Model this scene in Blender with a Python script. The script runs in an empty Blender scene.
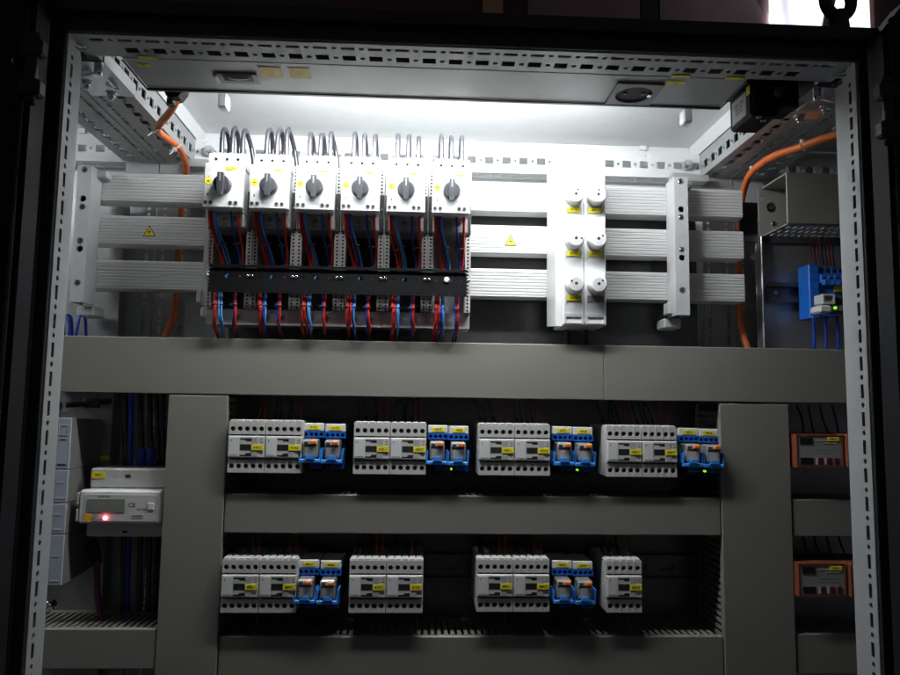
import bpy, math, random
from mathutils import Vector, Matrix
random.seed(7)
C = bpy.context.scene.collection
H0 = 1930.0          # height (mm) of the working origin above the floor
PI = math.pi

# ------------------------------------------------------------------ camera
F, PITCH, YAW, ROLL = 718.88, .09627, .04596, .01397
CAM = Vector((312.9, -631.95, -294.2))
FW = Vector((math.sin(YAW)*math.cos(PITCH), math.cos(YAW)*math.cos(PITCH), math.sin(PITCH)))
R0 = Vector((math.cos(YAW), -math.sin(YAW), 0)); U0 = R0.cross(FW)
RV = math.cos(ROLL)*R0 + math.sin(ROLL)*U0
UV = -math.sin(ROLL)*R0 + math.cos(ROLL)*U0
def at(px, py, v, ax=1):
    """where the sight line through a photo pixel meets the plane (axis ax = v), mm"""
    d = FW + (px-450)/F*RV - (py-337.5)/F*UV
    return CAM + d*((v-CAM[ax])/d[ax])
cd = bpy.data.cameras.new('camera'); cam = bpy.data.objects.new('camera', cd); C.objects.link(cam)
m = Matrix((RV, UV, -FW)).transposed().to_4x4()
m.translation = Vector((CAM.x, CAM.y, CAM.z+H0))/1000
cam.matrix_world = m
cd.sensor_width = 36; cd.lens = 36*F/900; cd.clip_start = .02; cd.clip_end = 60
bpy.context.scene.camera = cam

# --------------------------------------------------------------- materials
def mat(name, col, rough=.5, metal=0, var=.06, scale=60, bump=0, bscale=400, emit=None, es=0, spec=None, coat=0, alpha=None, trans=0):
    mt = bpy.data.materials.new(name); mt.use_nodes = True
    nt = mt.node_tree; b = nt.nodes['Principled BSDF']
    b.inputs['Roughness'].default_value = rough; b.inputs['Metallic'].default_value = metal
    if spec is not None: b.inputs['Specular IOR Level'].default_value = spec
    if coat: b.inputs['Coat Weight'].default_value = coat; b.inputs['Coat Roughness'].default_value = .15
    if trans: b.inputs['Transmission Weight'].default_value = trans
    tc = nt.nodes.new('ShaderNodeTexCoord')
    n = nt.nodes.new('ShaderNodeTexNoise'); n.inputs['Scale'].default_value = scale; n.inputs['Detail'].default_value = 5
    nt.links.new(tc.outputs['Object'], n.inputs['Vector'])
    mx = nt.nodes.new('ShaderNodeMix'); mx.data_type = 'RGBA'
    c = col if len(col) == 4 else (*col, 1)
    mx.inputs['A'].default_value = tuple(max(0, v*(1-var)) for v in c[:3])+(1,)
    mx.inputs['B'].default_value = tuple(min(1, v*(1+var)) for v in c[:3])+(1,)
    nt.links.new(n.outputs['Fac'], mx.inputs['Factor']); nt.links.new(mx.outputs['Result'], b.inputs['Base Color'])
    mr = nt.nodes.new('ShaderNodeMapRange'); mr.inputs['To Min'].default_value = max(.02, rough-.08); mr.inputs['To Max'].default_value = min(1, rough+.08)
    n2 = nt.nodes.new('ShaderNodeTexNoise'); n2.inputs['Scale'].default_value = scale*.35; n2.inputs['Detail'].default_value = 3
    nt.links.new(tc.outputs['Object'], n2.inputs['Vector']); nt.links.new(n2.outputs['Fac'], mr.inputs['Value']); nt.links.new(mr.outputs['Result'], b.inputs['Roughness'])
    if bump:
        bn = nt.nodes.new('ShaderNodeTexNoise'); bn.inputs['Scale'].default_value = bscale; bn.inputs['Detail'].default_value = 3
        nt.links.new(tc.outputs['Object'], bn.inputs['Vector'])
        bp = nt.nodes.new('ShaderNodeBump'); bp.inputs['Strength'].default_value = bump; bp.inputs['Distance'].default_value = .0004
        nt.links.new(bn.outputs['Fac'], bp.inputs['Height']); nt.links.new(bp.outputs['Normal'], b.inputs['Normal'])
    if emit: b.inputs['Emission Color'].default_value = (*emit, 1); b.inputs['Emission Strength'].default_value = es
    return mt
def galv(name, col=(.42, .43, .43), rough=.42):
    mt = mat(name, col, rough, .85, .05, 30)
    nt = mt.node_tree; b = nt.nodes['Principled BSDF']
    v = nt.nodes.new('ShaderNodeTexVoronoi'); v.inputs['Scale'].default_value = 160
    tc = [n for n in nt.nodes if n.type == 'TEX_COORD'][0]; nt.links.new(tc.outputs['Object'], v.inputs['Vector'])
    sp = nt.nodes.new('ShaderNodeSeparateColor'); nt.links.new(v.outputs['Color'], sp.inputs['Color'])
    mx = nt.nodes.new('ShaderNodeMix'); mx.data_type = 'RGBA'
    mx.inputs['A'].default_value = tuple(c*.93 for c in col)+(1,); mx.inputs['B'].default_value = tuple(min(1, c*1.07) for c in col)+(1,)
    nt.links.new(sp.outputs['Red'], mx.inputs['Factor']); nt.links.new(mx.outputs['Result'], b.inputs['Base Color'])
    return mt
M = dict(
 steel=mat('light_grey_powder_coat', (.56, .57, .56), .42, bump=.25, bscale=900),
 white=mat('white_powder_coat', (.74, .75, .75), .45, bump=.2, bscale=900),
 rail=mat('sendzimir_rail_steel', (.40, .41, .41), .42, .2, .08, 40, bump=.15),
 galv=galv('galvanised_plate', (.34, .345, .34)), galvd=galv('dark_galvanised_plate', (.13, .13, .13), .36),
 zinc=mat('bright_zinc', (.66, .67, .68), .22, .95, .05), chrome=mat('bright_screw', (.8, .8, .82), .15, 1),
 outer=mat('shaded_outer_paint', (.030, .030, .034), .55, bump=.3, bscale=700), rubber=mat('black_rubber', (.008, .008, .009), .7, spec=.25),  # outer: darkness of the unlit cabinet front put into the colour
 duct=mat('stone_grey_duct_plastic', (.200, .192, .166), .40, var=.035, scale=18, bump=.12, bscale=300),
 cover=mat('light_grey_cover_plastic', (.66, .66, .645), .38, var=.03),
 supp=mat('grey_support_plastic', (.52, .525, .53), .42, var=.04),
 dev=mat('device_grey_plastic', (.54, .53, .50), .45, var=.04, bump=.1, bscale=900),
 devp=mat('device_panel_grey', (.40, .395, .375), .45, var=.03),
 star=mat('starter_light_plastic', (.70, .70, .69), .40, var=.03),
 fuse=mat('fuse_base_plastic', (.74, .74, .73), .38, var=.03), ceramic=mat('fuse_cap_ceramic', (.70, .70, .68), .25, var=.04),
 dark=mat('black_plastic', (.012, .012, .013), .42), hole=mat('dark_hole', (.004, .004, .004), .7), anthr=mat('anthracite_knob', (.040, .041, .045), .38),
 midg=mat('mid_grey_plastic', (.22, .22, .22), .45),
 blue=mat('relay_blue_plastic', (.012, .10, .42), .35), lblue=mat('retainer_blue_plastic', (.035, .25, .76), .35),
 tblue=mat('terminal_blue_plastic', (.01, .13, .55), .38),
 clear=mat('smoky_relay_case', (.24, .235, .23), .25, coat=.4), orange=mat('orange_button', (.85, .23, .02), .35),
 yel=mat('yellow_label', (.85, .72, .02), .5, var=.03), ink=mat('black_ink', (.01, .01, .01), .6), amber=mat('amber_sticker', (.8, .42, .03), .4),
 paper=mat('white_sticker', (.66, .66, .65), .5), gold=mat('aged_gold_sticker', (.75, .50, .13), .45, var=.4, scale=120),
 cable=mat('orange_cable_sheath', (.62, .13, .018), .42), black_w=mat('black_cable_sheath', (.02, .02, .022), .28, spec=.7), grey_w=mat('dark_grey_cable', (.028, .027, .033), .28, spec=.6),
 matt=mat('matt_black_paint', (.0045, .0045, .005), .6, spec=.12), tplate=mat('grey_type_plate', (.34, .34, .34), .4), bside=mat('shaded_block_side', (.17, .165, .155), .5), doorm=mat('shaded_door_paint', (.009, .009, .011), .6, spec=.3), foot=mat('foot_grey_plastic', (.48, .475, .46), .45), dred_w=mat('dark_red_wire', (.20, .012, .01), .4), galvm=galv('grey_mounting_plate', (.42, .43, .43), .40), red_w=mat('red_wire_sheath', (.50, .018, .012), .4), blue_w=mat('dark_blue_wire', (.012, .05, .38), .35), lblue_w=mat('light_blue_wire', (.10, .33, .75), .35), purple=mat('purple_cable', (.11, .022, .095), .4),  # bside, doorm: shade on block sides and doors put into the colour
 brown_w=mat('brown_wire', (.11, .035, .02), .4),
 tie=mat('natural_cable_tie', (.75, .75, .72), .4), lcd=mat('lcd_glass', (.19, .21, .175), .18), modblue=mat('bluish_grey_module', (.36, .40, .45), .4),
 redfr=mat('red_orange_frame', (.17, .042, .016), .6), modf=mat('module_face_grey', (.26, .26, .25), .35), disp=mat('dark_display', (.01, .008, .01), .12), dispr=mat('dark_red_display', (.10, .008, .008), .15),
 psu=mat('power_supply_metal', (.36, .35, .31), .45, .5, .06),
 led_r=mat('lit_red_indicator', (1, .2, .2), .4, emit=(1, .12, .16), es=14), led_g=mat('lit_green_indicator', (.3, 1, .1), .4, emit=(.35, 1, .05), es=1.0),
 lamp=mat('lit_lamp_diffuser', (.9, .9, .9), .4, emit=(.93, .97, 1), es=1),
 brick=mat('brown_room_wall', (.10, .055, .05), .7, var=.5, scale=3), wood=mat('timber_strip', (.45, .25, .12), .6), win=mat('bright_window_pane', (.8, .8, .85), .3, emit=(.82, .80, 1), es=2.2), panelw=mat('brown_wall_panel', (.22, .14, .13), .6, var=.5, scale=2.5), frame_w=mat('window_bar', (.35, .33, .4), .5),
)
nt = M['win'].node_tree; b_ = nt.nodes['Principled BSDF']
n_ = nt.nodes.new('ShaderNodeTexNoise'); n_.inputs['Scale'].default_value = 1.6; n_.inputs['Detail'].default_value = 2
mp = nt.nodes.new('ShaderNodeMapping'); mp.inputs['Rotation'].default_value = (0, .6, 0); mp.inputs['Scale'].default_value = (3.5, 1, .5)
tc_ = nt.nodes.new('ShaderNodeTexCoord'); nt.links.new(tc_.outputs['Object'], mp.inputs['Vector']); nt.links.new(mp.outputs['Vector'], n_.inputs['Vector'])
cr = nt.nodes.new('ShaderNodeValToRGB'); cr.color_ramp.elements[0].position = .38; cr.color_ramp.elements[0].color = (.40, .39, .46, 1); cr.color_ramp.elements[1].position = .56; cr.color_ramp.elements[1].color = (.97, .96, 1, 1)
nt.links.new(n_.outputs['Fac'], cr.inputs['Fac']); nt.links.new(cr.outputs['Color'], b_.inputs['Emission Color']); b_.inputs['Emission Strength'].default_value = 1.9
M['lamp'].node_tree.nodes['Principled BSDF'].inputs['Emission Strength'].default_value = 104

# ------------------------------------------------------------ mesh builder
class MB:
    def __init__(s, off=(0, 0, 0)): s.v = []; s.f = []; s.sm = []; s.o = Vector(off)
    def add(s, vs, fs, smooth=False):
        n = len(s.v); s.v += [Vector(p) for p in vs]; s.f += [tuple(n+i for i in f) for f in fs]; s.sm += [smooth]*len(fs); return s
    def box(s, x0, x1, y0, y1, z0, z1, c=0):
        if x0 > x1: x0, x1 = x1, x0
        if y0 > y1: y0, y1 = y1, y0
        if z0 > z1: z0, z1 = z1, z0
        c = min(c, (x1-x0)*.3, (y1-y0)*.3, (z1-z0)*.3)
        if c <= 0:
            vs = [(x, y, z) for x in (x0, x1) for y in (y0, y1) for z in (z0, z1)]
            return s.add(vs, [(0, 1, 3, 2), (4, 6, 7, 5), (0, 4, 5, 1), (2, 3, 7, 6), (0, 2, 6, 4), (1, 5, 7, 3)])
        L = ((x0, x1), (y0, y1), (z0, z1)); vs = []; idx = {}
        for i in (0, 1):
            for j in (0, 1):
                for k in (0, 1):
                    sg = (i, j, k)
                    for a in range(3):
                        p = [L[q][sg[q]] + (0 if q == a else (c if sg[q] == 0 else -c)) for q in range(3)]
                        idx[(i, j, k, a)] = len(vs); vs.append(p)
        fs = []
        for a in range(3):
            b, d = (a+1) % 3, (a+2) % 3
            for sgn in (0, 1):
                q = []
                for (u, w) in ((0, 0), (1, 0), (1, 1), (0, 1)):
                    k = [0, 0, 0]; k[a] = sgn; k[b] = u; k[d] = w; q.append(idx[(*k, a)])
                fs.append(tuple(q if sgn else q[::-1]))
            for u in (0, 1):
                for w in (0, 1):
                    q = []
                    for t in (0, 1):
                        k = [0, 0, 0]; k[a] = t; k[b] = u; k[d] = w; q.append((idx[(*k, b)], idx[(*k, d)]))
                    g = (q[0][0], q[1][0], q[1][1], q[0][1])
                    fs.append(g if (u ^ w) else g[::-1])
        for i in (0, 1):
            for j in (0, 1):
                for k in (0, 1):
                    t = tuple(idx[(i, j, k, a)] for a in range(3)); fs.append(t if (i+j+k) % 2 else t[::-1])
        return s.add(vs, fs)
    def cyl(s, p, r, h, ax='y', n=20, r2=None, c=0):
        """cylinder starting at p, going +h along ax (r2: end radius, c: chamfer at the start)"""
        r2 = r if r2 is None else r2
        rings = [(0, r-c), (c, r), (h, r2)] if c else [(0, r), (h, r2)]
        vs = []
        for t, rr in rings:
            for i in range(n):
                a = 2*PI*i/n; u, w = rr*math.cos(a), rr*math.sin(a)
                vs.append({'x': (p[0]+t, p[1]+u, p[2]+w), 'y': (p[0]+u, p[1]+t, p[2]+w), 'z': (p[0]+u, p[1]+w, p[2]+t)}[ax])
        k = len(rings)
        s.add(vs, [(j*n+i, j*n+(i+1) % n, (j+1)*n+(i+1) % n, (j+1)*n+i) for j in range(k-1) for i in range(n)], True)
        m0 = len(s.v)-k*n
        s.f += [tuple(m0+i for i in range(n))[::-1], tuple(m0+(k-1)*n+i for i in range(n))]; s.sm += [False, False]
        return s
    def tube(s, pts, r, n=10, sub=6):
        P = [Vector(p) for p in pts]
        if sub > 1 and len(P) > 2:
            Q = []
            for i in range(len(P)-1):
                p0 = P[max(0, i-1)]; p1 = P[i]; p2 = P[i+1]; p3 = P[min(len(P)-1, i+2)]
                for k in range(sub):
                    t = k/sub
                    Q.append(.5*((2*p1)+(p2-p0)*t+(2*p0-5*p1+4*p2-p3)*t*t+(3*p1-p0-3*p2+p3)*t**3))
            Q.append(P[-1]); P = Q
        vs = []; up = None
        for i, p in enumerate(P):
            d = (P[min(i+1, len(P)-1)]-P[max(0, i-1)]).normalized()
            if up is None: up = Vector((0, 0, 1)) if abs(d.z) < .9 else Vector((1, 0, 0))
            a = (up-d*up.dot(d)).normalized(); b = d.cross(a); up = a
            for j in range(n):
                t = 2*PI*j/n; vs.append(p+a*(r*math.cos(t))+b*(r*math.sin(t)))
        k = len(P)
        s.add(vs, [(i*n+j, i*n+(j+1) % n, (i+1)*n+(j+1) % n, (i+1)*n+j) for i in range(k-1) for j in range(n)], True)
        m0 = len(s.v)-k*n
        s.f += [tuple(m0+i for i in range(n))[::-1], tuple(m0+(k-1)*n+i for i in range(n))]; s.sm += [False, False]
        return s
    def prism(s, poly, a0, a1, ax='y'):
        """poly: 2D points; extruded along ax. ax y: (x,z); x: (y,z); z: (x,y)"""
        n = len(poly); vs = []
        for t in (a0, a1):
            for (u, w) in poly: vs.append({'y': (u, t, w), 'x': (t, u, w), 'z': (u, w, t)}[ax])
        s.add(vs, [tuple(range(n)), tuple(range(2*n-1, n-1, -1))]+[(i, i+n, (i+1) % n+n, (i+1) % n) for i in range(n)])
        return s
    def perf(s, O, U, V, N, u0, u1, v0, v1, t, rects=(), rounds=()):
        """sheet with real holes. point = O+U*u+V*v; thickness t along N. rects: (u,v,w,h); rounds: (u,v,r)"""
        O, U, V, N = Vector(O), Vector(U), Vector(V), Vector(N)
        us = {round(u0, 3), round(u1, 3)}; vs_ = {round(v0, 3), round(v1, 3)}; cells = []
        for (u, v, w, h) in rects: cells.append((u-w/2, u+w/2, v-h/2, v+h/2, None))
        for (u, v, r) in rounds: cells.append((u-r*1.15, u+r*1.15, v-r*1.15, v+r*1.15, r))
        cells = [(max(a, u0), min(b, u1), max(c, v0), min(d, v1), r) for a, b, c, d, r in cells if b > u0 and a < u1 and d > v0 and c < v1]
        rows = {}
        for c in cells: rows.setdefault((round(c[2], 3), round(c[3], 3)), []).append(c)
        P = lambda u, v, k: O+U*u+V*v+N*(t*k)
        def quad(a, b, c, d):
            s.add([P(a, c, 0), P(b, c, 0), P(b, d, 0), P(a, d, 0)], [(0, 1, 2, 3)]); s.add([P(a, c, 1), P(b, c, 1), P(b, d, 1), P(a, d, 1)], [(3, 2, 1, 0)])
        # bands in v so that rows of holes do not cut each other
        bands = sorted(rows); merged = []
        for b in bands:
            if merged and b[0] < merged[-1][1]-1e-6: merged[-1][1] = max(merged[-1][1], b[1]); merged[-1][2] += rows[b]
            else: merged.append([b[0], b[1], list(rows[b])])
        vcur = v0
        for lo, hi, cs in merged:
            if lo > vcur+1e-6: quad(u0, u1, vcur, lo)
            cs.sort(); ucur = u0
            for (a, b, c, d, r) in cs:
                if a > ucur+1e-6: quad(ucur, a, lo, hi)
                if c > lo+1e-6: quad(a, b, lo, c)
                if d < hi-1e-6: quad(a, b, d, hi)
                if r is None:
                    ring = [(a, c), (b, c), (b, d), (a, d)]
                else:
                    n = 16; cu, cv = (a+b)/2, (c+d)/2; hw, hh = (b-a)/2, (d-c)/2; ring = []; sq = []
                    for i in range(n):
                        th = 2*PI*i/n+PI/4; co, si = math.cos(th), math.sin(th); k = 1/max(abs(co), abs(si))
                        ring.append((cu+r*co, cv+r*si)); sq.append((cu+hw*co*k, cv+hh*si*k))
                    for kk in (0, 1):
                        V_ = [P(*q, kk) for q in sq]+[P(*q, kk) for q in ring]
                        s.add(V_, [(i, (i+1) % n, (i+1) % n+n, i+n) for i in range(n)])
                nn = len(ring)
                s.add([P(*q, 0) for q in ring]+[P(*q, 1) for q in ring], [(i, (i+1) % nn, (i+1) % nn+nn, i+nn) for i in range(nn)])
                ucur = b
            if ucur < u1-1e-6: quad(ucur, u1, lo, hi)
            vcur = hi
        if vcur < v1-1e-6: quad(u0, u1, vcur, v1)
        s.add([P(u0, v0, 0), P(u1, v0, 0), P(u1, v1, 0), P(u0, v1, 0), P(u0, v0, 1), P(u1, v0, 1), P(u1, v1, 1), P(u0, v1, 1)], [(0, 1, 5, 4), (1, 2, 6, 5), (2, 3, 7, 6), (3, 0, 4, 7)])
        return s
    def build(s, name, m, parent=None, loc=None):
        me = bpy.data.meshes.new(name)
        me.from_pydata([tuple((p-s.o)/1000) for p in s.v], [], s.f)
        for p, q in zip(me.polygons, s.sm): p.use_smooth = q
        me.materials.append(M[m]); me.validate(); me.update()
        o = bpy.data.objects.new(name, me); C.objects.link(o)
        if parent is not None: o.parent = parent
        elif loc is None: o.location = W(*s.o)
        if loc is not None: o.location = W(*loc) if parent is None else Vector(loc)/1000
        return o
def W(x, y, z): return Vector((x, y, z+H0))/1000
def tag(o, label=None, cat=None, group=None, kind=None):
    if label: o['label'] = label
    if cat: o['category'] = cat
    if group: o['group'] = group
    if kind: o['kind'] = kind
    return o
def thing(name, pos, label, cat, group=None):
    o = bpy.data.objects.new(name, None); o.empty_display_size = .01; C.objects.link(o); o.location = W(*pos)
    return tag(o, label, cat, group)
def copy_tree(o, parent=None):
    c = o.copy(); C.objects.link(c); c.parent = parent
    for ch in list(o.children): copy_tree(ch, c)
    return c
def text(body, size, pos, m, parent, name='lettering', rot=(PI/2, 0, 0), align='CENTER', sx=1):
    """flat lettering lying on its label; pos in mm relative to parent"""
    cu = bpy.data.curves.new('t', 'FONT'); cu.body = body; cu.size = size/1000; cu.align_x = align; cu.align_y = 'CENTER'; cu.extrude = .00004
    t = bpy.data.objects.new('t', cu); C.objects.link(t)
    bpy.context.view_layer.update()
    me = bpy.data.meshes.new_from_object(t.evaluated_get(bpy.context.evaluated_depsgraph_get()))
    bpy.data.objects.remove(t)
    me.materials.clear(); me.materials.append(M[m])
    o = bpy.data.objects.new(name, me); C.objects.link(o); o.parent = parent
    o.location = Vector(pos)/1000; o.rotation_euler = rot; o.scale = (sx, 1, 1)
    return o
def screw(mb, x, y, z, r=3.4, cross=True):
    """a pan-head screw facing -Y"""
    mb.cyl((x, y-1.6, z), r, 1.6, 'y', 18, c=.6)
    return mb
def screw_cross(mb, x, y, z, r=2.4):
    mb.box(x-r, x+r, y-1.75, y-1.5, z-.45, z+.45); mb.box(x-.45, x+.45, y-1.75, y-1.5, z-r, z+r)

SL, SR = -53.0, 768.0        # seams to the neighbour cabinets
YB = 400.0                   # back panel
# ----------------------------------------------------------------- cabinet
LID = at(690, 19.5, -24).z
print('LID', LID, at(780, 23, -24).z, at(300, 8, -24).z)
def rail_holes(a0, n, step=25): return [a0+step*i for i in range(n)]
def make_cabinet(x_off, main=True):
    off = (x_off, 0, 0)
    lab = {0: 'open grey control cabinet in the middle with punched frame, lit inside', -1: 'lit neighbouring cabinet bay at the left edge behind the left post', 1: 'dark neighbouring cabinet bay at the right edge behind the right post'}[main]
    root = thing('switch_cabinet', ((SL+SR)/2+x_off, 0, -700), lab, 'cabinet', 'bayed control cabinets')
    base = Vector(((SL+SR)/2+x_off, 0, -700))
    def nb(): return MB(base)
    def bd(mb, n, m, **k):
        o = mb.build(n, m, root); return o
    X = lambda x: x+x_off
    zt, zb = 30, -700
    # front posts: inward flange with slots, front flange, outer cheek
    for side in (-1, 1):
        xi = 0 if side < 0 else 715
        y1 = 16 if side < 0 else 11
        zs = [-25*i for i in range(-0, 27)]
        b = nb()
        b.perf((X(xi), 0, 0), (0, 0, 1), (0, 1, 0), (side, 0, 0), zb, zt, -9, y1, 1.6, [(z, 0, 12.5, 4.4) for z in zs], [(z-12.5, 0, 2.3) for z in zs]+[(12.5, 0, 2.3)])
        xo = xi+side*30
        b.box(X(xi+side*1.6), X(xi+side*15), y1-1.6, y1, zb, zt)
        b.box(X(xi+side*13.4), X(xi+side*15), y1, 46, zb, zt)
        b.box(X(xi+side*15), X(xi+side*52), 44.4, 46, zb, zt)
        bd(b, 'frame_post', 'rail')
        b = nb(); b.box(X(xi+side*1.2), X(xi+side*52), -12, -9.2, zb, 56, .8); bd(b, 'front_frame', 'outer')
        b = nb(); b.box(X(xi+side*10), X(xi+side*20), -17, -12, zb, 46, 2); bd(b, 'gasket', 'rubber')
        b = nb(); b.box(X(xi+side*26), X(xi+side*30), -20, -12, zb, 52, 1); bd(b, 'rain_channel', 'outer')
    # top front rail: underside with slots and squares
    xs = [19.6+25*i for i in range(28)]
    b = nb()
    b.perf((X(0), 0, 30), (1, 0, 0), (0, 1, 0), (0, 0, 1), -1, 716, -9, 31, 1.6,
           [(x, 0, 12.5, 4.4) for x in xs]+[(x, 18, 12.5, 9.5) for x in xs[1:-1]], [(x+12.5, 0, 2.3) for x in xs[:-1]]+[(x+12.5, 18, 2.4) for x in xs[1:-2]])
    b.box(X(0), X(715), 29.5, 31, 31.6, 52)
    bd(b, 'top_rail', 'rail')
    b = nb(); b.box(X(-52), X(767), -13.2, -9.3, 31, 56, .8); bd(b, 'front_frame', 'outer')
    b = nb(); b.box(X(-10), X(725), -17, -13, 47, 55, 2); bd(b, 'gasket', 'rubber')
    b = nb(); b.box(X(-52.5), X(767.5), -20, 36, LID-5, LID, 1); b.prism([(36, LID-5), (36, LID), (72, 108), (402, 108), (402, 103), (75, 103)], X(-52.5), X(767.5), 'x'); b.box(X(-52.5), X(767.5), -24, -20, LID-12, LID-.5, 1); bd(b, 'roof_lid', 'outer')
        # side depth rails
    for side in (-1, 1):
        seam = SL+.8 if side < 0 else SR-.8
        xin = -4 if side < 0 else 719
        ys = [52+24.5*i for i in range(14)]
        lo, hi = min(seam, xin), max(seam, xin)
        sq = xin-side*-16; th = seam-side*11
        b = nb()
        b.perf((X(0), 0, 42), (0, 1, 0), (1, 0, 0), (0, 0, 1), 31, 372, lo, hi, 1.6,
               [(y, xin+side*16, 12.5, 9.5) for y in ys]+[(y, seam-side*10, 12.5, 4.4) for y in ys],
               [(y+12.2, xin+side*16, 2.3) for y in ys[:-1]]+[(y+12.2, seam-side*10, 2.3) for y in ys[:-1]])
        b.perf((X(xin), 0, 0), (0, 1, 0), (0, 0, 1), (side, 0, 0), 31, 398, 43.6, 75.8, 1.6, [(y, 57, 12.5, 11) for y in ys], [(y+12.2, 57, 2.3) for y in ys[:-1]])
        bd(b, 'depth_rail', 'rail')
    # roof plate seen from below
    b = nb(); b.box(X(-3), X(718), 112, YB-2, 61.5-2+40-1, 61.5+40+1.6-1); b.box(X(-3), X(-1.6), 110, 398, 76, 98.5); b.box(X(716.6), X(718), 110, 398, 76, 98.5)
    for cx in (350, 640): b.box(X(cx), X(cx+10), YB-5, YB-1, 92, 99.4)
    bd(b, 'roof_panel', 'white')
    # rear rail
    xr = [386.4+25*i for i in range(-16, 14)]
    b = nb()
    b.perf((X(0), 366, 0), (1, 0, 0), (0, 0, 1), (0, 1, 0), SL+2, SR-2, 42, 76, 1.6, [(x, 58.7, 12.5, 10) for x in xr], [(x+12.5, 58.7, 2.2) for x in xr]+[(386.4+25*k, 70, 4.2) for k in (-15, -2, 10)])
    b.perf((X(0), 0, 42), (1, 0, 0), (0, 1, 0), (0, 0, -1), SL+2, SR-2, 366, 392, 1.4, [(x, 380, 12.5, 4.4) for x in xr], [(x+12.5, 380, 2.2) for x in xr])
    bd(b, 'rear_rail', 'white')
    # rear posts
    zs = [-20-25*i for i in range(27)]
    for (a, c) in ((SL+1, SL+46), (SR-46, SR-1)):
        b = nb()
        inner = c-8 if a < 300 else a+8; outer_ = a+10 if a < 300 else c-10
        b.perf((X(0), 368, 0), (0, 0, 1), (1, 0, 0), (0, 1, 0), zb, 40.5, a, c, 1.6, [(z, inner, 12.5, 4.4) for z in zs]+[(z, outer_, 12.5, 4.4) for z in zs], [(z-12.5, inner, 2.3) for z in zs]+[(z-12.5, outer_, 2.3) for z in zs])
        bd(b, 'rear_post', 'rail')
    b = nb(); b.box(X(SL+.5), X(SR-.5), YB, YB+2, zb, 100); bd(b, 'back_panel', 'white')
    return root, base, nb
cab, base, nb = make_cabinet(0, 0)
cabL, baseL, nbL = make_cabinet(-821, -1)
cabR, baseR, nbR = make_cabinet(821, 1)
# roof overlaps avoided: roof lids sit above; corner fittings of the middle cabinet
def part(mb, name, m, parent=cab): return mb.build(name, m, parent)
def holes_row(x0, n, step, z, r): return [(x0+i*step, z, r) for i in range(n)]
# main mounting plate
b = nb(); b.box(3, 700, 338, 341, -700, -6, 1); part(b, 'mounting_plate', 'galvd')
b = nb(); b.box(3, 62, 335.5, 337.8, -210, -8); part(b, 'mounting_plate', 'galv')
# corner brackets with bolts
for side, cx in ((-1, 0), (1, 715)):
    b = nb()
    s_ = side
    x = lambda v: cx+s_*v
    b.perf((0, 0, 33), (0, 1, 0), (1, 0, 0), (0, 0, 1), 50, 128, min(x(-4), x(40)), max(x(-4), x(40)), 1.8, [(98, x(6), 26, 4.5)])
    b.box(x(-5.6), x(-4), 50, 128, 33, 46)
    br = part(b, 'corner_bracket', 'zinc')
    for (bx, by) in ((x(12), 110), (x(26), 84)):
        c = nb(); c.cyl((bx, by, 27), 6.2, 2, 'z', 20); c.cyl((bx, by, 23), 4.6, 4, 'z', 6); c.cyl((bx, by, 20), 2.6, 3, 'z', 12); c.build('bolt', 'zinc', br)
    c = nb(); c.cyl((x(5), 62, 24), 4.2, 9, 'z', 16); c.tube([(x(5), 60, 27), (x(12), 52, 20), (x(20), 46, 17)], 1.4); c.build('screw', 'chrome', br)
    c = nb(); c.tube([(x(9), -4, 29), (x(-3), 8, 24), (x(-9), 10, 27)], 1.1, 8); c.tube([(x(4), 2, 29), (x(-8), 14, 28)], .9, 8); part(c, 'spring_clip', 'zinc')
# yellow marker strips on the rear lip of the top rail
for (px, py) in ((145, 53.2), (682, 74.5), (737, 76)):
    p = at(px, py, 29.6, 2)
    c = nb(); c.box(p.x-9, p.x+9, 27, 31.4, 28.9, 29.7); o = part(c, 'label', 'yel')
for cx in (18, 697):     # bolts where the rear rail meets the depth rails
    c = nb(); c.cyl((cx, 356, 58), 7, 9, 'y', 20); c.cyl((cx, 349, 58), 4.5, 7, 'y', 6); part(c, 'bolt', 'zinc')
    c = nb(); c.prism([(cx-26, 30), (cx+26, 30), (cx+26, 39), (cx-10, 41), (cx-26, 41)], 345, 364, 'y'); part(c, 'rail_bracket', 'rail')
# neighbour mounting plates
p = at(112, 430, 338)
c = nbL(); c.box(p.x-500, p.x, 338, 341, -700, -20, 1); c.box(p.x-2.5, p.x, 341, 356, -700, -20); part(c, 'mounting_plate', 'galv', cabL)
pR = at(757, 300, 338)
c = nbR(); c.box(pR.x, pR.x+600, 338, 341, -700, -25, 1); c.box(pR.x, pR.x+3, 322, 338, -700, -25, 1); part(c, 'mounting_plate', 'galvm', cabR)

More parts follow.
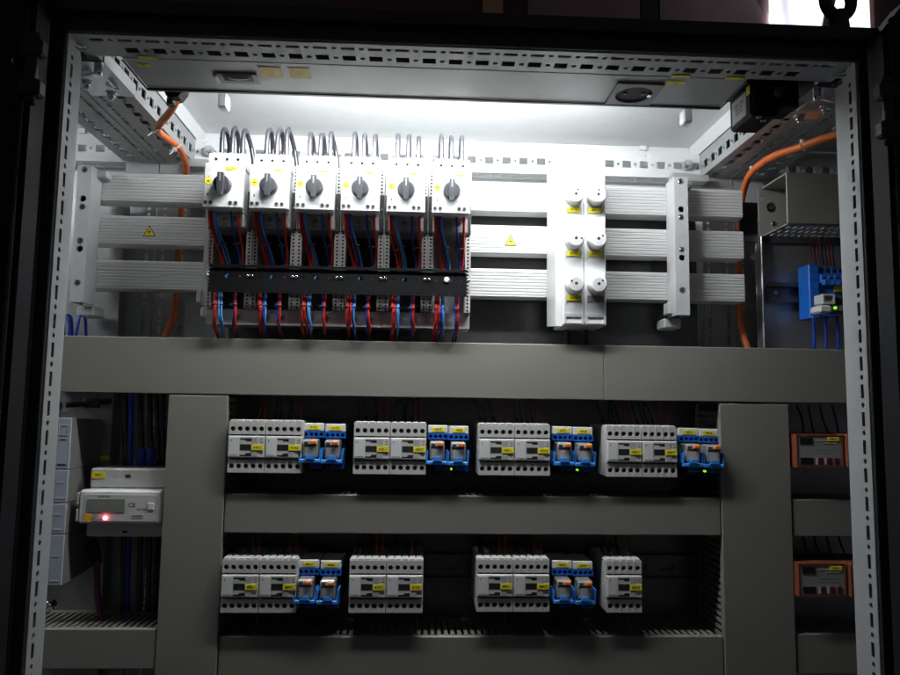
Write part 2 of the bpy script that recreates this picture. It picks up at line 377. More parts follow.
# eye bolt and doors
e = at(838, 3, 20)
t = thing('eye_bolt', (e.x, 20, LID), 'black lifting eye bolt standing on the right corner of the cabinet roof', 'eye bolt')
c = MB((e.x, 20, LID)); P = []
for i in range(33): a = 2*PI*i/32; P.append((e.x+14.5*math.sin(a), 20+2*math.sin(a), e.z+3-17*math.cos(a)))
c.tube(P, 5.6, 14, 1); c.build('ring', 'dark', t)
c = MB((e.x, 20, LID)); c.cyl((e.x, 20, LID+.2), 14, 6, 'z', 24); c.cyl((e.x, 20, LID+6.2), 11, max(2, e.z+3-19-LID), 'z', 20, r2=8); c.build('collar', 'dark', t)
def door(name, x0, x1, ztop, zc, label, side):
    t = thing(name, ((x0+x1)/2, -60, -700), label, 'door', 'opened cabinet doors')
    o_ = ((x0+x1)/2, -60, -700)
    c = MB(o_); c.prism([(x0, -700), (x1, -700), (x1, ztop-(30 if side > 0 else 0)), (x1-(20 if side<0 else 0), ztop), (x0+(24 if side > 0 else 0), ztop), (x0, ztop-30)] if side > 0 else [(x0, -700), (x1, -700), (x1, ztop), (x0, ztop)], -22, -44, 'y'); c.build('door_leaf', 'doorm', t)
    c = MB(o_); xx = x1-9 if side < 0 else x0+9
    c.box(xx-5, xx+5, -50, -44.3, -700, ztop-20, 1.5); c.build('door_gasket', 'rubber', t)
    hx = at(34 if side < 0 else 884, 70, -48).x
    zz = at(36 if side < 0 else 879, 70 if side < 0 else 112, -48).z
    c = MB(o_); c.box(hx-9, hx+9, -56, -44.3, zz-24, zz-10, 2); c.box(hx-9, hx+9, -56, -44.3, zz+10, zz+24, 2); c.cyl((hx, -51, zz-30), 4.2, 60, 'z', 16)
    h = c.build('hinge', 'dark', t)
    c = MB(o_); c.cyl((hx+side*16, -47.5, zz+8), 3.6, 3, 'y', 14, c=.8); c.build('screw', 'chrome', h)
door('cabinet_door', at(-90, 300, -44).x, at(14, 330, -44).x, at(20, -30, -44).z, 0, 'dark cabinet door leaf opened beyond the left post', -1)
door('cabinet_door', at(896, 330, -44).x, at(990, 300, -44).x, at(890, -2, -44).z, 0, 'dark cabinet door leaf opened beyond the right post', 1)

# ------------------------------------------------------------ light units
LX0, LX1 = 120, 545
def make_light_unit(xo, lab, emit=True):
    O = (332+xo, 75, 52)
    t = thing('light_unit', O, lab, 'cabinet light', 'cabinet light units')
    x0, x1 = 26+xo, 637+xo
    c = MB(O); c.box(x0, x1, 38, 106, 33, 57.5, 1.5); c.build('housing', 'rail', t)
    c = MB(O); c.box(x0, x1, 104.4, 107.6, 31.3, 32.9); c.box(x0-.5, x0+1, 42, 104, 31.6, 32.9); c.box(x1-1, x1+.5, 42, 104, 31.6, 32.9); c.build('seam_strip', 'dark', t)
    c = MB(O); c.box(x0, x1, 107.8, 114, 33.5, 38, .6); c.build('rear_lip', 'white', t)
    # round diffuser behind the housing
    c = MB(O); c.box(LX0+xo, LX1+xo, 116, 136, 52, 66, 4); c.build('diffuser', 'lamp', t)
    c = MB(O); c.box(LX0-10+xo, LX0-.5+xo, 108, 138, 44, 72, 1); c.box(LX1+.5+xo, LX1+10+xo, 108, 138, 44, 72, 1); c.build('lamp_holder', 'white', t)
    for q in (98, 610):
        c = MB(O); c.box(q-5+xo, q+5+xo, 128, 142, 25, 41, 1.5); c.build('clip', 'white', t)
    # switch
    a = at(218, 76, 33, 2); b_ = at(259, 78, 33, 2); cx = (a.x+b_.x)/2; cy = a.y+2
    c = MB(O); c.box(cx-20+xo, cx+20+xo, cy-12, cy+10, 31, 32.8, 1); sw = c.build('switch', 'midg', t)
    c = MB(O); c.box(cx-14+xo, cx+15+xo, cy-10, cy+2, 30.2, 30.9, .3); c.build('recess', 'hole', sw)
    c = MB(O); c.prism([(cx-9+xo, 30), (cx+xo, 29), (cx+11+xo, 29.8), (cx+11+xo, 30.1), (cx-9+xo, 30.15)], cy-4.5, cy-2, 'y'); c.build('rocker', 'steel', sw)
    c = MB(O); c.box(cx-24+xo, cx-19.5+xo, cy-9, cy+8, 29, 32.7, 2); c.build('end_cap', 'white', sw)
    # socket
    p = at(634, 93, 33, 2)
    c = MB(O); c.perf((p.x+xo, p.y, 30.5), (1, 0, 0), (0, 1, 0), (0, 0, 1), -24, 24, -25, 24, 2.3, (), [(0, 0, 19)]); so = c.build('socket', 'midg', t)
    c = MB(O); c.cyl((p.x+xo, p.y, 32.2), 19, .6, 'z', 32); c.build('socket_well', 'hole', so)
    c = MB(O); 
    for q in (-9.5, 9.5): c.cyl((p.x+q+xo, p.y, 31.2), 2.6, .9, 'z', 12)
    c.build('contact_tube', 'dark', so)
    c = MB(O); c.box(p.x+14+xo, p.x+18+xo, p.y-3, p.y+3, 29.8, 32.1, .5); c.build('earth_clip', 'chrome', so)
    # stickers
    for (pa, pb, m_) in (((257, 66), (284, 77.5), 'gold'), ((287, 67), (312, 78), 'gold'), ((136, 62.8), (151, 66), 'yel'), ((668, 80.3), (683, 84.5), 'yel')):
        a = at(*pa, 33, 2); b_ = at(*pb, 33, 2)
        c = MB(O); c.box(a.x+xo, b_.x+xo, min(a.y, b_.y), max(a.y, b_.y), 32.4, 32.8); st = c.build('label' if m_ == 'yel' else 'sticker', m_, t)
        if m_ == 'yel': text('42E1', 3.2, (((a.x+b_.x)/2-332), (a.y+b_.y)/2-75, 32.3-52), 'ink', st, rot=(PI, 0, 0)).location = Vector(((a.x+b_.x)/2+xo-O[0], (a.y+b_.y)/2-O[1], 32.3-O[2]))/1000
    return t
make_light_unit(0, 'long grey cabinet light with switch and socket under the roof, lit')
far_ = make_light_unit(-821, 'lit cabinet light of the neighbouring bay at left, behind its top rail')
M['lamp_far'] = M['lamp'].copy(); M['lamp_far'].name = 'lit_lamp_diffuser_dim'; M['lamp_far'].node_tree.nodes['Principled BSDF'].inputs['Emission Strength'].default_value = 44
for ch in far_.children:
    if ch.name.startswith('diffuser'): ch.data.materials[0] = M['lamp_far']
# black plug under the light
t = thing('cable_plug', (168, 120, 45), 'black angled plug at the left end of the cabinet light', 'plug')
p = at(171, 98, 122)
O = (p.x, 122, 45)
t.location = W(*O)
c = MB(O); c.prism([(p.x-10, p.z+16), (p.x-3, p.z), (p.x+3, p.z-3), (p.x+10, p.z-1), (p.x+15, p.z+6), (p.x+17, p.z+16)], 115, 131, 'y'); c.build('shell', 'dark', t)
c = MB(O); c.cyl((p.x, 123, p.z-8), 4.5, 8, 'z', 16); c.build('nozzle', 'anthr', t)

# ------------------------------------------------------ door switch
O = (660, 100, 36)
t = thing('door_switch', O, 'black box shaped door switch with white type plate, hung at upper right', 'door switch')
c = MB(O); c.box(646, 676, 55, 104, 4, 41, 2.5); c.build('housing', 'rubber', t)
c = MB(O); c.box(645.3, 645.9, 64, 96, 8, 33); lb = c.build('type_plate', 'tplate', t)
text('250V~ 10A\n24V= 4A\nIP20 CE', 4.6, (645.2-O[0], 80-O[1], 21-O[2]), 'ink', lb, rot=(PI/2, 0, -PI/2))
c = MB(O); c.box(645.2, 645.9, 55.6, 62.5, 27, 36); c.build('label', 'yel', t)
c = MB(O); c.cyl((672, 44, 26), 5.5, 12, 'y', 20, c=1.5); c.build('plunger', 'anthr', t)
for (bx_, by_) in ((656, 58), (664, 66)):
    c = MB(O); c.cyl((bx_, by_, 2.2), 2.6, 1.8, 'z', 14); c.build('screw', 'chrome', t)
c = MB(O); c.box(676.5, 694, 50, 84, 12, 41, 1.5); c.box(641, 712, 40, 112, 42, 46, 1); c.build('block_and_dark_plate', 'rubber', t)  # wide plate: added black sheet over the lit roof, stands for dark void

# ---------------------------------------------------------- mounted cables
def wire(name, pts, r, m, label, cat, group=None, n=10, sub=6):
    o_ = Vector(pts[0]); c = MB(o_); c.tube(pts, r, n, sub); o = c.build(name, m)
    return tag(o, label, cat, group)
def px3(lst): return [at(x, y, Y) for (x, y, Y) in lst]
oc = wire('power_cable', px3([(176, 101, 124), (170, 112, 150), (158, 127, 190), (161, 134, 215), (172, 142, 250), (181, 151, 285), (186, 165, 320), (185, 180, 345), (181, 215, 352), (179, 245, 354), (177, 275, 354), (176, 300, 350), (173, 318, 346), (166, 334, 338), (160, 350, 330)]), 4.1, 'cable', 'orange cable dropping from the plug beside the left top rail', 'cable', 'orange power cables', 14)
oc2 = wire('power_cable', px3([(880, 130, 100), (850, 132, 122), (828, 137, 140), (800, 147, 172), (772, 157, 212), (752, 172, 272), (744, 190, 328), (740, 215, 352), (739, 250, 354), (739, 290, 352), (740, 315, 350), (743, 335, 340), (750, 355, 330)]), 4.6, 'cable', 'orange cable sweeping in from the right under the top rail', 'cable', 'orange power cables', 14)
def tie(pts, label, m='tie', r=1.1, tail=None, group='cable ties'):
    c0 = Vector(pts); c = MB(c0)
    P = [(c0.x+5.4*math.cos(a), c0.y+2*math.cos(a), c0.z+3.0*math.sin(a)+0) for a in [2*PI*i/14 for i in range(15)]]
    return c, c0
def cable_tie(p, rad, label, m='tie', dirn=(0, 0, 1), tail=8, group='cable ties', knob=2.2):
    d = Vector(dirn).normalized(); a = d.cross(Vector((0, 1, 0)));
    a = a.normalized() if a.length > .01 else Vector((1, 0, 0)); b = d.cross(a)
    p = Vector(p); t = thing('cable_tie', p, label, 'cable tie', group)
    c = MB(p); c.tube([p+a*(rad*math.cos(2*PI*i/16))+b*(rad*math.sin(2*PI*i/16)) for i in range(17)], .9, 6, 1); c.build('strap', m, t)
    c = MB(p); q = p-a*rad-Vector((0, 1.5, 0)); c.box(q.x-knob, q.x+knob, q.y-knob, q.y+knob, q.z-knob, q.z+knob, .5)
    if tail: c.tube([q, q+Vector((-tail*.4, -2, -tail*.7)), q+Vector((-tail*.7, -3, -tail))], .8, 6, 2)
    c.build('head', m, t)
    return t
cable_tie(at(158, 129, 193), 5, 'white cable tie on the orange cable at its upper bend', dirn=(.3, .5, -.6))
cable_tie(at(178, 147, 262), 5, 'white cable tie holding the orange cable beside the rear corner', dirn=(.6, .4, -.6))
cable_tie(at(803, 146, 169), 5.4, 'white cable tie under the right orange cable near the post', dirn=(-1, .3, -.3))
cable_tie(at(754, 171, 266), 5.4, 'grey cable tie where the right orange cable turns down', dirn=(-.6, .2, -.6), tail=0)

# ------------------------------------------------- busbar covers, supports
def flash_sign(x, z, y, s, label):
    O = (x, y, z); t = thing('warning_sticker', O, label, 'warning sticker', 'lightning warning stickers')
    c = MB(O); c.prism([(x-s, z-s*.8), (x+s, z-s*.8), (x, z+s)], y, y-.3, 'y'); c.build('border', 'ink', t)
    k = .80; c = MB(O); c.prism([(x-s*k, z-s*.8+s*.12), (x+s*k, z-s*.8+s*.12), (x, z+s*.76)], y-.3, y-.45, 'y'); tr = c.build('triangle', 'yel', t)
    c = MB(O); c.prism([(x+.15*s, z+.42*s), (x-.22*s, z-.12*s), (x-.02*s, z-.12*s), (x-.12*s, z-.58*s), (x+.25*s, z+.02*s), (x+.04*s, z+.02*s)], y-.45, y-.6, 'y'); c.build('lightning_bolt', 'ink', t)
    return t
BZ = [(4.5, -34.5), (-52.6, -91), (-111.3, -149.5)]
bx0, bx1 = -114.5, 749.7
for i, (zt, zb) in enumerate(BZ):
    c = MB((bx0, 300, zt)); poly = [(325, zt), (303, zt), (300.4, zt-1.5)]
    n = 8; hgt = (zt-zb)-5; st = hgt/n
    for k in range(n):
        z0 = zt-2.5-k*st
        poly += [(300, z0-.3), (300, z0-st+1.3), (300.8, z0-st+.9), (300.8, z0-st+.4)]
    poly += [(300.4, zb+1.5), (303, zb), (325, zb)]
    c.prism(poly, bx0, bx1, 'x'); o = c.build('busbar_cover', 'cover')
    tag(o, ['topmost ribbed light grey busbar cover, upper of three', 'middle ribbed light grey busbar cover carrying the yellow warning stickers', 'lowest ribbed light grey busbar cover, just above the long duct'][i], 'busbar cover', 'ribbed busbar covers')
z2 = (BZ[1][0]+BZ[1][1])/2
flash_sign(at(149.5, 231, 300).x, at(149.5, 231.5, 300).z, 299.6, 8.2, 'yellow lightning triangle on the busbar cover left of the motor starters')
flash_sign(at(510.5, 241, 300).x, at(510.5, 241, 300).z, 299.6, 8.2, 'yellow lightning triangle on the busbar cover right of the motor starters')
def support(pxc, label, wide=17, yface=268, side=1):
    top = at(pxc[0][0], pxc[0][1], yface); bot = at(pxc[1][0], pxc[1][1], yface)
    x = (top.x+bot.x)/2; zt, zb = 17, -163
    O = (x, yface, zb); t = thing('busbar_support', O, label, 'busbar support', 'busbar supports')
    w = wide/2
    ztop = top.z; zbot = bot.z
    sc = [(ztop-6), (ztop-54), (ztop-97), (ztop-150)]
    bl = [ztop-43, ztop-107]
    c = MB(O)
    c.perf((x, yface, 0), (1, 0, 0), (0, 0, 1), (0, 1, 0), -w, w, zbot, ztop, 3, (), [(0, z, 4.2) for z in sc+bl])
    c.box(x-w, x-w+2.5, yface+3, 299, zbot, ztop); c.box(x+w-2.5, x+w, yface+3, 299, zbot, ztop)
    c.box(x-w-6, x-w, 282, 299, zbot+3, zbot+18, 1); c.box(x-w-5, x+w, 299, 330, zbot-14, zbot-.5, 2); c.box(x+w, x+w+12, 284, 299.3, ztop-10, ztop-1, 1)
    c.build('body', 'supp', t)
    c = MB(O); c.box(x-w+2.6, x+w-2.6, yface+10, yface+12, zbot+2, ztop-2); c.build('inner_wall', 'hole', t)
    for z in sc:
        c = MB(O); c.cyl((x, yface+.6, z), 3.6, 9, 'y', 18, c=.8); s_ = c.build('screw', 'chrome', t)
        d = MB(O); d.box(x-2.6, x+2.6, yface+.35, yface+.6, z-.5, z+.5); d.box(x-.5, x+.5, yface+.32, yface+.58, z-2.6, z+2.6); d.build('screw_slot', 'hole', s_)
    for k, z in enumerate((ztop-24, ztop-80, ztop-125)):
        text('L%d' % (k+1), 6, (0, -.1, z-zb), 'devp', t, 'lettering')
    return t
support(((83.5, 165), (77.5, 302)), 'upright grey busbar support at the left end, beside the post', 17)
support(((681, 177), (683, 315)), 'upright grey busbar support right of the fuse bases', 18)
support(((212, 190), (210, 305)), 'grey busbar support half hidden behind the first motor starter', 18, 285)

# --------------------------------------------------------------- ducts
def duct(name, kind, x0, x1, z0, z1, label, yf=250, yb=337, pitch=8.2, fw_=4.6, joint=None):
    """kind h/v; slotted side walls made of fingers, smooth front cover"""
    O = ((x0+x1)/2, yf, z0); t = thing(name, O, label, 'cable duct', 'grey cable ducts')
    c = MB(O)
    cuts = [x0, x1] if joint is None else [x0, joint, x1]
    for a, b_ in zip(cuts, cuts[1:]):
        c.box(a+(.3 if a != x0 else 0), b_, yf, yf+3, z0, z1, 1.1)
    if kind == 'h': c.box(x0, x1, yf+3, yf+9, z1-1.6, z1-.4); c.box(x0, x1, yf+3, yf+9, z0+.4, z0+1.6)
    else: c.box(x0+.4, x0+1.6, yf+3, yf+9, z0, z1); c.box(x1-1.6, x1-.4, yf+3, yf+9, z0, z1)
    c.build('cover', 'duct', t)
    c = MB(O)
    if kind == 'h':
        n = int((x1-x0)/pitch)
        for i in range(n):
            q = x0+2+i*pitch
            for zz in (z1-3.2, z0+1.9): c.box(q, q+fw_, yf+4, yb-12, zz, zz+1.3)
        c.box(x0, x1, yb-12, yb-1, z1-3.2, z1-1.9); c.box(x0, x1, yb-12, yb-1, z0+1.9, z0+3.2); c.box(x0, x1, yb-1, yb, z0+1.9, z1-1.9)
    else:
        n = int((z1-z0)/pitch)
        for i in range(n):
            q = z0+2+i*pitch
            for xx in (x1-3.2, x0+1.9): c.box(xx, xx+1.3, yf+4, yb-12, q, q+fw_)
        c.box(x1-3.2, x1-1.9, yb-12, yb-1, z0, z1); c.box(x0+1.9, x0+3.2, yb-12, yb-1, z0, z1); c.box(x0+1.9, x1-1.9, yb-1, yb, z0, z1)
    c.build('slotted_trough', 'duct', t)
    return t
duct('cable_duct', 'h', -150, 1000, -283, -215, 'long wide grey duct running across the whole cabinet under the busbars', joint=at(604, 370, 250).x)
duct('cable_duct', 'v', 16, 86.6, -720, -284.5, 'upright grey duct between the energy meter and the contactors')
duct('cable_duct', 'v', 690.5, 778.6, -720, -285.5, 'upright grey duct between the contactors and the red framed modules')
duct('cable_duct', 'h', 87.6, 689.5, -446.5, -401, 'horizontal grey duct between the two rows of contactors', yf=251.5)
duct('cable_duct', 'h', 87.6, 689.5, -612, -565.8, 'horizontal grey duct below the lower contactor row', yf=251.5)
duct('cable_duct', 'h', 780.6, 1000, -447, -402.3, 'short grey duct between the upper and lower red framed modules', yf=251.5)
duct('cable_duct', 'h', 780.6, 1000, -610, -563.3, 'short grey duct under the lower red framed modules at bottom right', yf=251.5)
duct('cable_duct', 'h', -160, 15, -602, -557, 'short grey duct at bottom left with open fingers under the energy meter', yf=251.5)

# ---------------------------------------------------------- motor starters
YS = 195.0
KX = [84.2, 137.4, 190.3, 243.3, 296.9, 350.4]
KZ = -41.4
def make_starter():
    r = bpy.data.objects.new('motor_starter', None); C.objects.link(r); r.empty_display_size = .01
    B = lambda: MB((0, 0, 0))
    c = B()
    c.box(-22.5, 22.5, 0, 12, -26.5, 26.5, 1.2)
    c.box(-20.5, 19.5, 12, 72, -26.4, 26.7, .6)
    c.build('front_housing', 'star', r)
    c = B()
    c.perf((0, 9, 0), (1, 0, 0), (0, 0, 1), (0, 1, 0), -20, 22, 26.8, 41.5, 3, (), [(-12.3, 34.5, 2.1), (.5, 34.5, 2.1), (13.5, 34.5, 2.1)])
    c.box(-19.5, 20.5, 14.2, 66, 27, 41.5, 1)
    for q in (-15.5, -8.5, -2.7, 3.9, 10.2, 17.2): c.box(q-.9, q+.9, 12, 60, 41.5, 43.5)
    ob = c.build('upper_terminal_block', 'star', r)
    for q in (-12.3, .5, 13.5):
        c = B(); c.cyl((q, 12.2, 34.5), 2, 1.5, 'y', 14); c.build('terminal_screw', 'anthr', ob)
    c = B(); c.perf((0, 22, 0), (1, 0, 0), (0, 0, 1), (0, 1, 0), -21, 21, -43, -26.8, 3, [(x_, -40.6, 4, 1.8) for x_ in (-2, 9)], [(x_, -34, 2.8) for x_ in (-2, 9)])
    c.box(-21, 21, 27, 70, -43, -26.8, .8); lo = c.build('lower_terminal_block', 'devp', r)
    # knob
    c = B(); c.cyl((0, -8, 0), 10.3, 8, 'y', 36, c=1.2); kn = c.build('rotary_knob', 'anthr', r)
    c = B(); c.prism([(-3.4, 11.5), (3.4, 11.5), (3.6, -6), (2.4, -14), (-2.4, -14), (-3.6, -6)], -14, -8, 'y'); c.build('grip', 'anthr', kn)
    c = B(); c.prism([(-.8, 10.2), (.8, 10.2), (.8, 1.5), (-.8, 1.5)], -14.4, -14.05, 'y'); c.build('pointer', 'midg', kn)
    c = B(); c.cyl((-17, -.5, 4.6), 4.1, .45, 'y', 24); d = c.build('dial', 'yel', r)
    c = B(); c.box(-18.6, -15.4, -.75, -.55, 4.2, 5.0); c.cyl((-17, -.7, 4.6), 1, .15, 'y', 12); c.build('dial_slot', 'ink', d)
    c = B(); c.box(-17.7, -16.3, -.2, .2, -12.6, -9.6); c.build('test_slot', 'hole', r)
    c = B(); c.box(-17.8, -16.4, -.2, .2, 9.6, 11); c.box(6.6, 7.6, -.2, .2, 8.4, 9.4); c.build('mark', 'midg', r)
    for q in (-19.2, -13.2, 9.2, 15.3):
        c = B(); c.cyl((q, -.7, -20.6), 2.5, .9, 'y', 18); s_ = c.build('auxiliary_terminal', 'midg', r)
        c = B(); c.cyl((q, -.95, -20.6), 1.7, .3, 'y', 14); c.build('terminal_hole', 'hole', s_)
    c = B(); c.box(2, 15, -.4, .1, 18.6, 22.2); lb = c.build('label', 'yel', r)
    c = B(); c.box(-21, -6, -.12, .1, 19.4, 20.2); c.box(-21, -4, -.12, .1, -24.6, -23.9); c.box(-20, -9, -.12, .1, 17.4, 18); c.build('printed_line', 'cover', r)
    return r
ords = ['first', 'second', 'third', 'fourth', 'fifth', 'sixth']
tx = ['41Q1', '42Q1', '43Q1', '44Q1', '45Q1', '46Q1']
proto = make_starter()
starters = [proto]+[copy_tree(proto) for _ in range(5)]
for i, s_ in enumerate(starters):
    s_.location = W(KX[i], YS, KZ)
    tag(s_, '%s motor starter from the left, light grey with dark rotary knob' % ords[i], 'motor starter', 'row of motor starters')
    lb = [ch for ch in s_.children if ch.name.startswith('label')][0]
    text(tx[i], 3.1, (8.5, -.45, 20.4), 'ink', lb)
    if i: lb.scale = (.72, 1, .8); lb.location = Vector((3.4, 0, 3.6))/1000
# adapters
def make_adapter(light=False):
    r = bpy.data.objects.new('starter_adapter', None); C.objects.link(r); r.empty_display_size = .01
    zt, zb = 38, -138
    rows = [38-4.4*(k+.5) for k in range(40)]
    for sgn in (-1, 1):
        lo, hi = (-26.4, -19.6) if sgn < 0 else (19.6, 26.4)
        c = MB(); c.perf((0, 41, 0), (1, 0, 0), (0, 0, 1), (0, 1, 0), lo, hi, zb, zt, 1.5, (), [(sgn*23, z, 1.35) for z in rows])
        c.box(lo, lo+1.2, 42.5, 88, zb, zt); c.box(hi-1.2, hi, 42.5, 88, zb, zt)
        ps = c.build('perforated_side_strip', 'dev', r)
        c = MB(); c.box(lo+1.3, hi-1.3, 46, 47, zb, zt); c.build('hole_shade', 'hole', ps)  # dark sheet behind the perforation, painted shade so the holes read black
        c = MB(); c.box(lo+.4, hi-.4, 38, 40.8, -42, 5, .6); k = c.build('side_lock', 'dark', r)
        c = MB(); c.cyl((sgn*23, 36.8, -14), 1.5, 1.4, 'y', 12, c=.4); c.build('screw', 'chrome', k)
    c = MB(); c.box(-19.3, 19.3, 74, 90, -138, 34); c.build('centre_panel', 'supp' if light else 'dark', r)
    c = MB()
    c.perf((0, 49, 0), (1, 0, 0), (0, 0, 1), (0, 1, 0), -26.5, 26.5, -157, -138.4, 2, (), [(-6, -148, 3.4), (12.5, -148, 3.4)])
    c.box(-26.5, 26.5, 54, 88, -157, -138.4, .6); c.build('foot_block', 'foot', r)
    if light:
        c = MB(); c.box(-7, 9, 68, 73.6, -58, -28, 1.5); c.box(-4, -1, 66, 68, -48, -40); c.build('latch', 'cover', r)
    return r
ad = make_adapter(); ads = [ad]+[copy_tree(ad) for _ in range(4)]+[make_adapter(True)]
for i, a in enumerate(ads):
    a.location = W(KX[i], YS, KZ)
    tag(a, 'perforated busbar adapter under the %s motor starter from the left' % ords[i], 'busbar adapter', 'busbar adapters')
# black top hat rail across the adapters
p0 = at(209, 267, 226); p1 = at(467, 270, 226); pb = at(209, 292.5, 226)
zt, zb = (p0.z+p1.z)/2+2.5, pb.z+3.5
O = (p0.x, 232, zb); t = thing('mounting_rail', O, 'black punched mounting rail crossing below all six motor starters', 'mounting rail')
c = MB(O); x0, x1 = p0.x, p1.x; xm = (x0+x1)/2
hs = [KX[i]+o_ for i in range(6) for o_ in (-15, 0, 15)]
c.perf((0, 229.6, 0), (1, 0, 0), (0, 0, 1), (0, 1, 0), x0, x1, zb+5, zt-3.9, 1.2, (), [(h, (zt+zb)/2+2, 2.7 if k % 3 == 1 else 1.2) for k, h in enumerate(hs)])
c.box(x0, x1, 227, 228.2, zt-3.7, zt, .3); c.box(x0, x1, 228.2, 229.5, zb+3.8, zb+5)
c.perf((0, 226.8, 0), (1, 0, 0), (0, 0, 1), (0, 1, 0), x0, x1, zb-2, zb+3.7, 1.2, (), [(x0+8+6.5*k, zb+.8, .7) for k in range(45)])
c.build('rail_profile', 'matt', t)
for i in range(7):
    xb = KX[0]-26.6+i*53.25
    for q in ((-2.6, 2.6) if 0 < i < 6 else ((2.8,) if i == 0 else (-3,))):
        c = MB(O); c.cyl((xb+q, 228.1, (zt+zb)/2+2.5), 2, 1.4, 'y', 14, c=.5); c.build('screw', 'chrome', t)
c = MB(O); c.cyl((KX[5]-3, 227.7, (zt+zb)/2+3), 3.4, 1.8, 'y', 18, c=.5); c.build('cap', 'supp', t)
ztr, zbr = zt, zb
# loops above the starters
n = 0
for i in range(6):
    for j, q in enumerate((-11.5, .8, 13.2)):
        x = KX[i]+q; zt_ = KZ+40; hgt = 42+random.uniform(-2, 2.5)+(2 if i < 2 else 0); d = random.uniform(-1.5, 1.5)
        back = 34+random.uniform(-3, 8)
        lean = (7 if (j == 2 and i < 3) else 0)+random.uniform(-1, 1)
        y0 = YS+30
        pts = [(x, y0, zt_-6), (x+d*.3, y0, zt_+hgt*.35), (x+d*.6, y0+2, zt_+hgt*.78), (x+d, y0+back*.3, zt_+hgt*1.0), (x+d, y0+back*.66, zt_+hgt*.98), (x+d+lean*.4, y0+back, zt_+hgt*.72), (x+d+lean, y0+back+2, zt_+hgt*.2), (x+d+lean, y0+back+3, zt_-30)]
        wire('cable_loop', pts, 2.9, 'grey_w', '%s black cable loop above the %s motor starter from the left' % (['left', 'middle', 'right'][j], ords[i]), 'cable loop', 'black cable loops above the motor starters', 12, 5)
# red and blue wires
def bundle_wires():
    for i in range(6):
        K = KX[i]
        rj = lambda a=1.2: random.uniform(-a, a)
        up = [('red', 'red_w', -18.5, -6, 2.1), ('red', 'red_w', -15.5, -3.5, 1.6), ('dark blue', 'blue_w', -13, .5, 1.6), ('light blue', 'blue_w', -11, 4, 1.4), ('dark blue', 'blue_w', 7, 15.5, 1.5), ('red', 'red_w', 15.8, 18, 1.9)]
        low = [-14.5, -12, -8.5, -6.5, 8.5, 10.5]
        for k, (cn, m_, xa, xb, r_) in enumerate(up):
            xl = low[k]; a = rj()
            z = lambda v: v
            bend = -8 if k < 4 else 0
            pts = [(K+xa, YS+13, KZ-27), (K+xa+.4, YS+17, KZ-40), (K+xa*.75+xb*.25+a, YS+26, -95), (K+xa*.4+xb*.6+a, YS+38, -112), (K+xb*.7+xl*.3, YS+43, -128), (K+xb*.3+xl*.7, YS+44, -142), (K+xl, YS+41, -154), (K+xl+rj(.8), YS+38, -168), (K+xl+rj(1.4), YS+38, -186), (K+xl-.5+rj(2.2), YS+46, -201), (K+xl-1.5+rj(2), YS+67, -212), (K+xl-2+rj(2), YS+82, -230)]
            r_ = r_*.85
            mm = m_
            nm = 'red_wire' if 'red' in cn else 'blue_wire'
            if k in (2, 3): mm = 'lblue_w' if (k == 3 or i % 2 == 0) else 'blue_w'
            place = ['outer left', 'inner left', 'second inner left', 'third inner left', 'inner right', 'outer right'][k]
            wire(nm, pts, r_, mm, '%s wire, %s one under the %s starter from the left' % (cn, place, ords[i]), 'wire', 'red and blue wires below the motor starters', 8, 4)
        cable_tie((K-5.5, YS+31, -104), 5.2, 'black tie on the left wires above the rail, %s starter from left' % ords[i], 'dark', (.5, 0, -1), 0, 'black ties on the wire bundles', 1.5)
        cable_tie((K+13, YS+31, -104), 4.0, 'black tie on the right wires above the rail, %s starter from left' % ords[i], 'dark', (.2, 0, -1), 0, 'black ties on the wire bundles', 1.5)
        cable_tie((K-10.5, YS+38, -176), 5.6, 'black tie on the left wires below the rail, %s starter from left' % ords[i], 'dark', (0, 0, -1), 0, 'black ties on the wire bundles', 1.5)
        cable_tie((K+9.3, YS+38, -176), 3.6, 'black tie on the right wires below the rail, %s starter from left' % ords[i], 'dark', (0, 0, -1), 0, 'black ties on the wire bundles', 1.5)
bundle_wires()

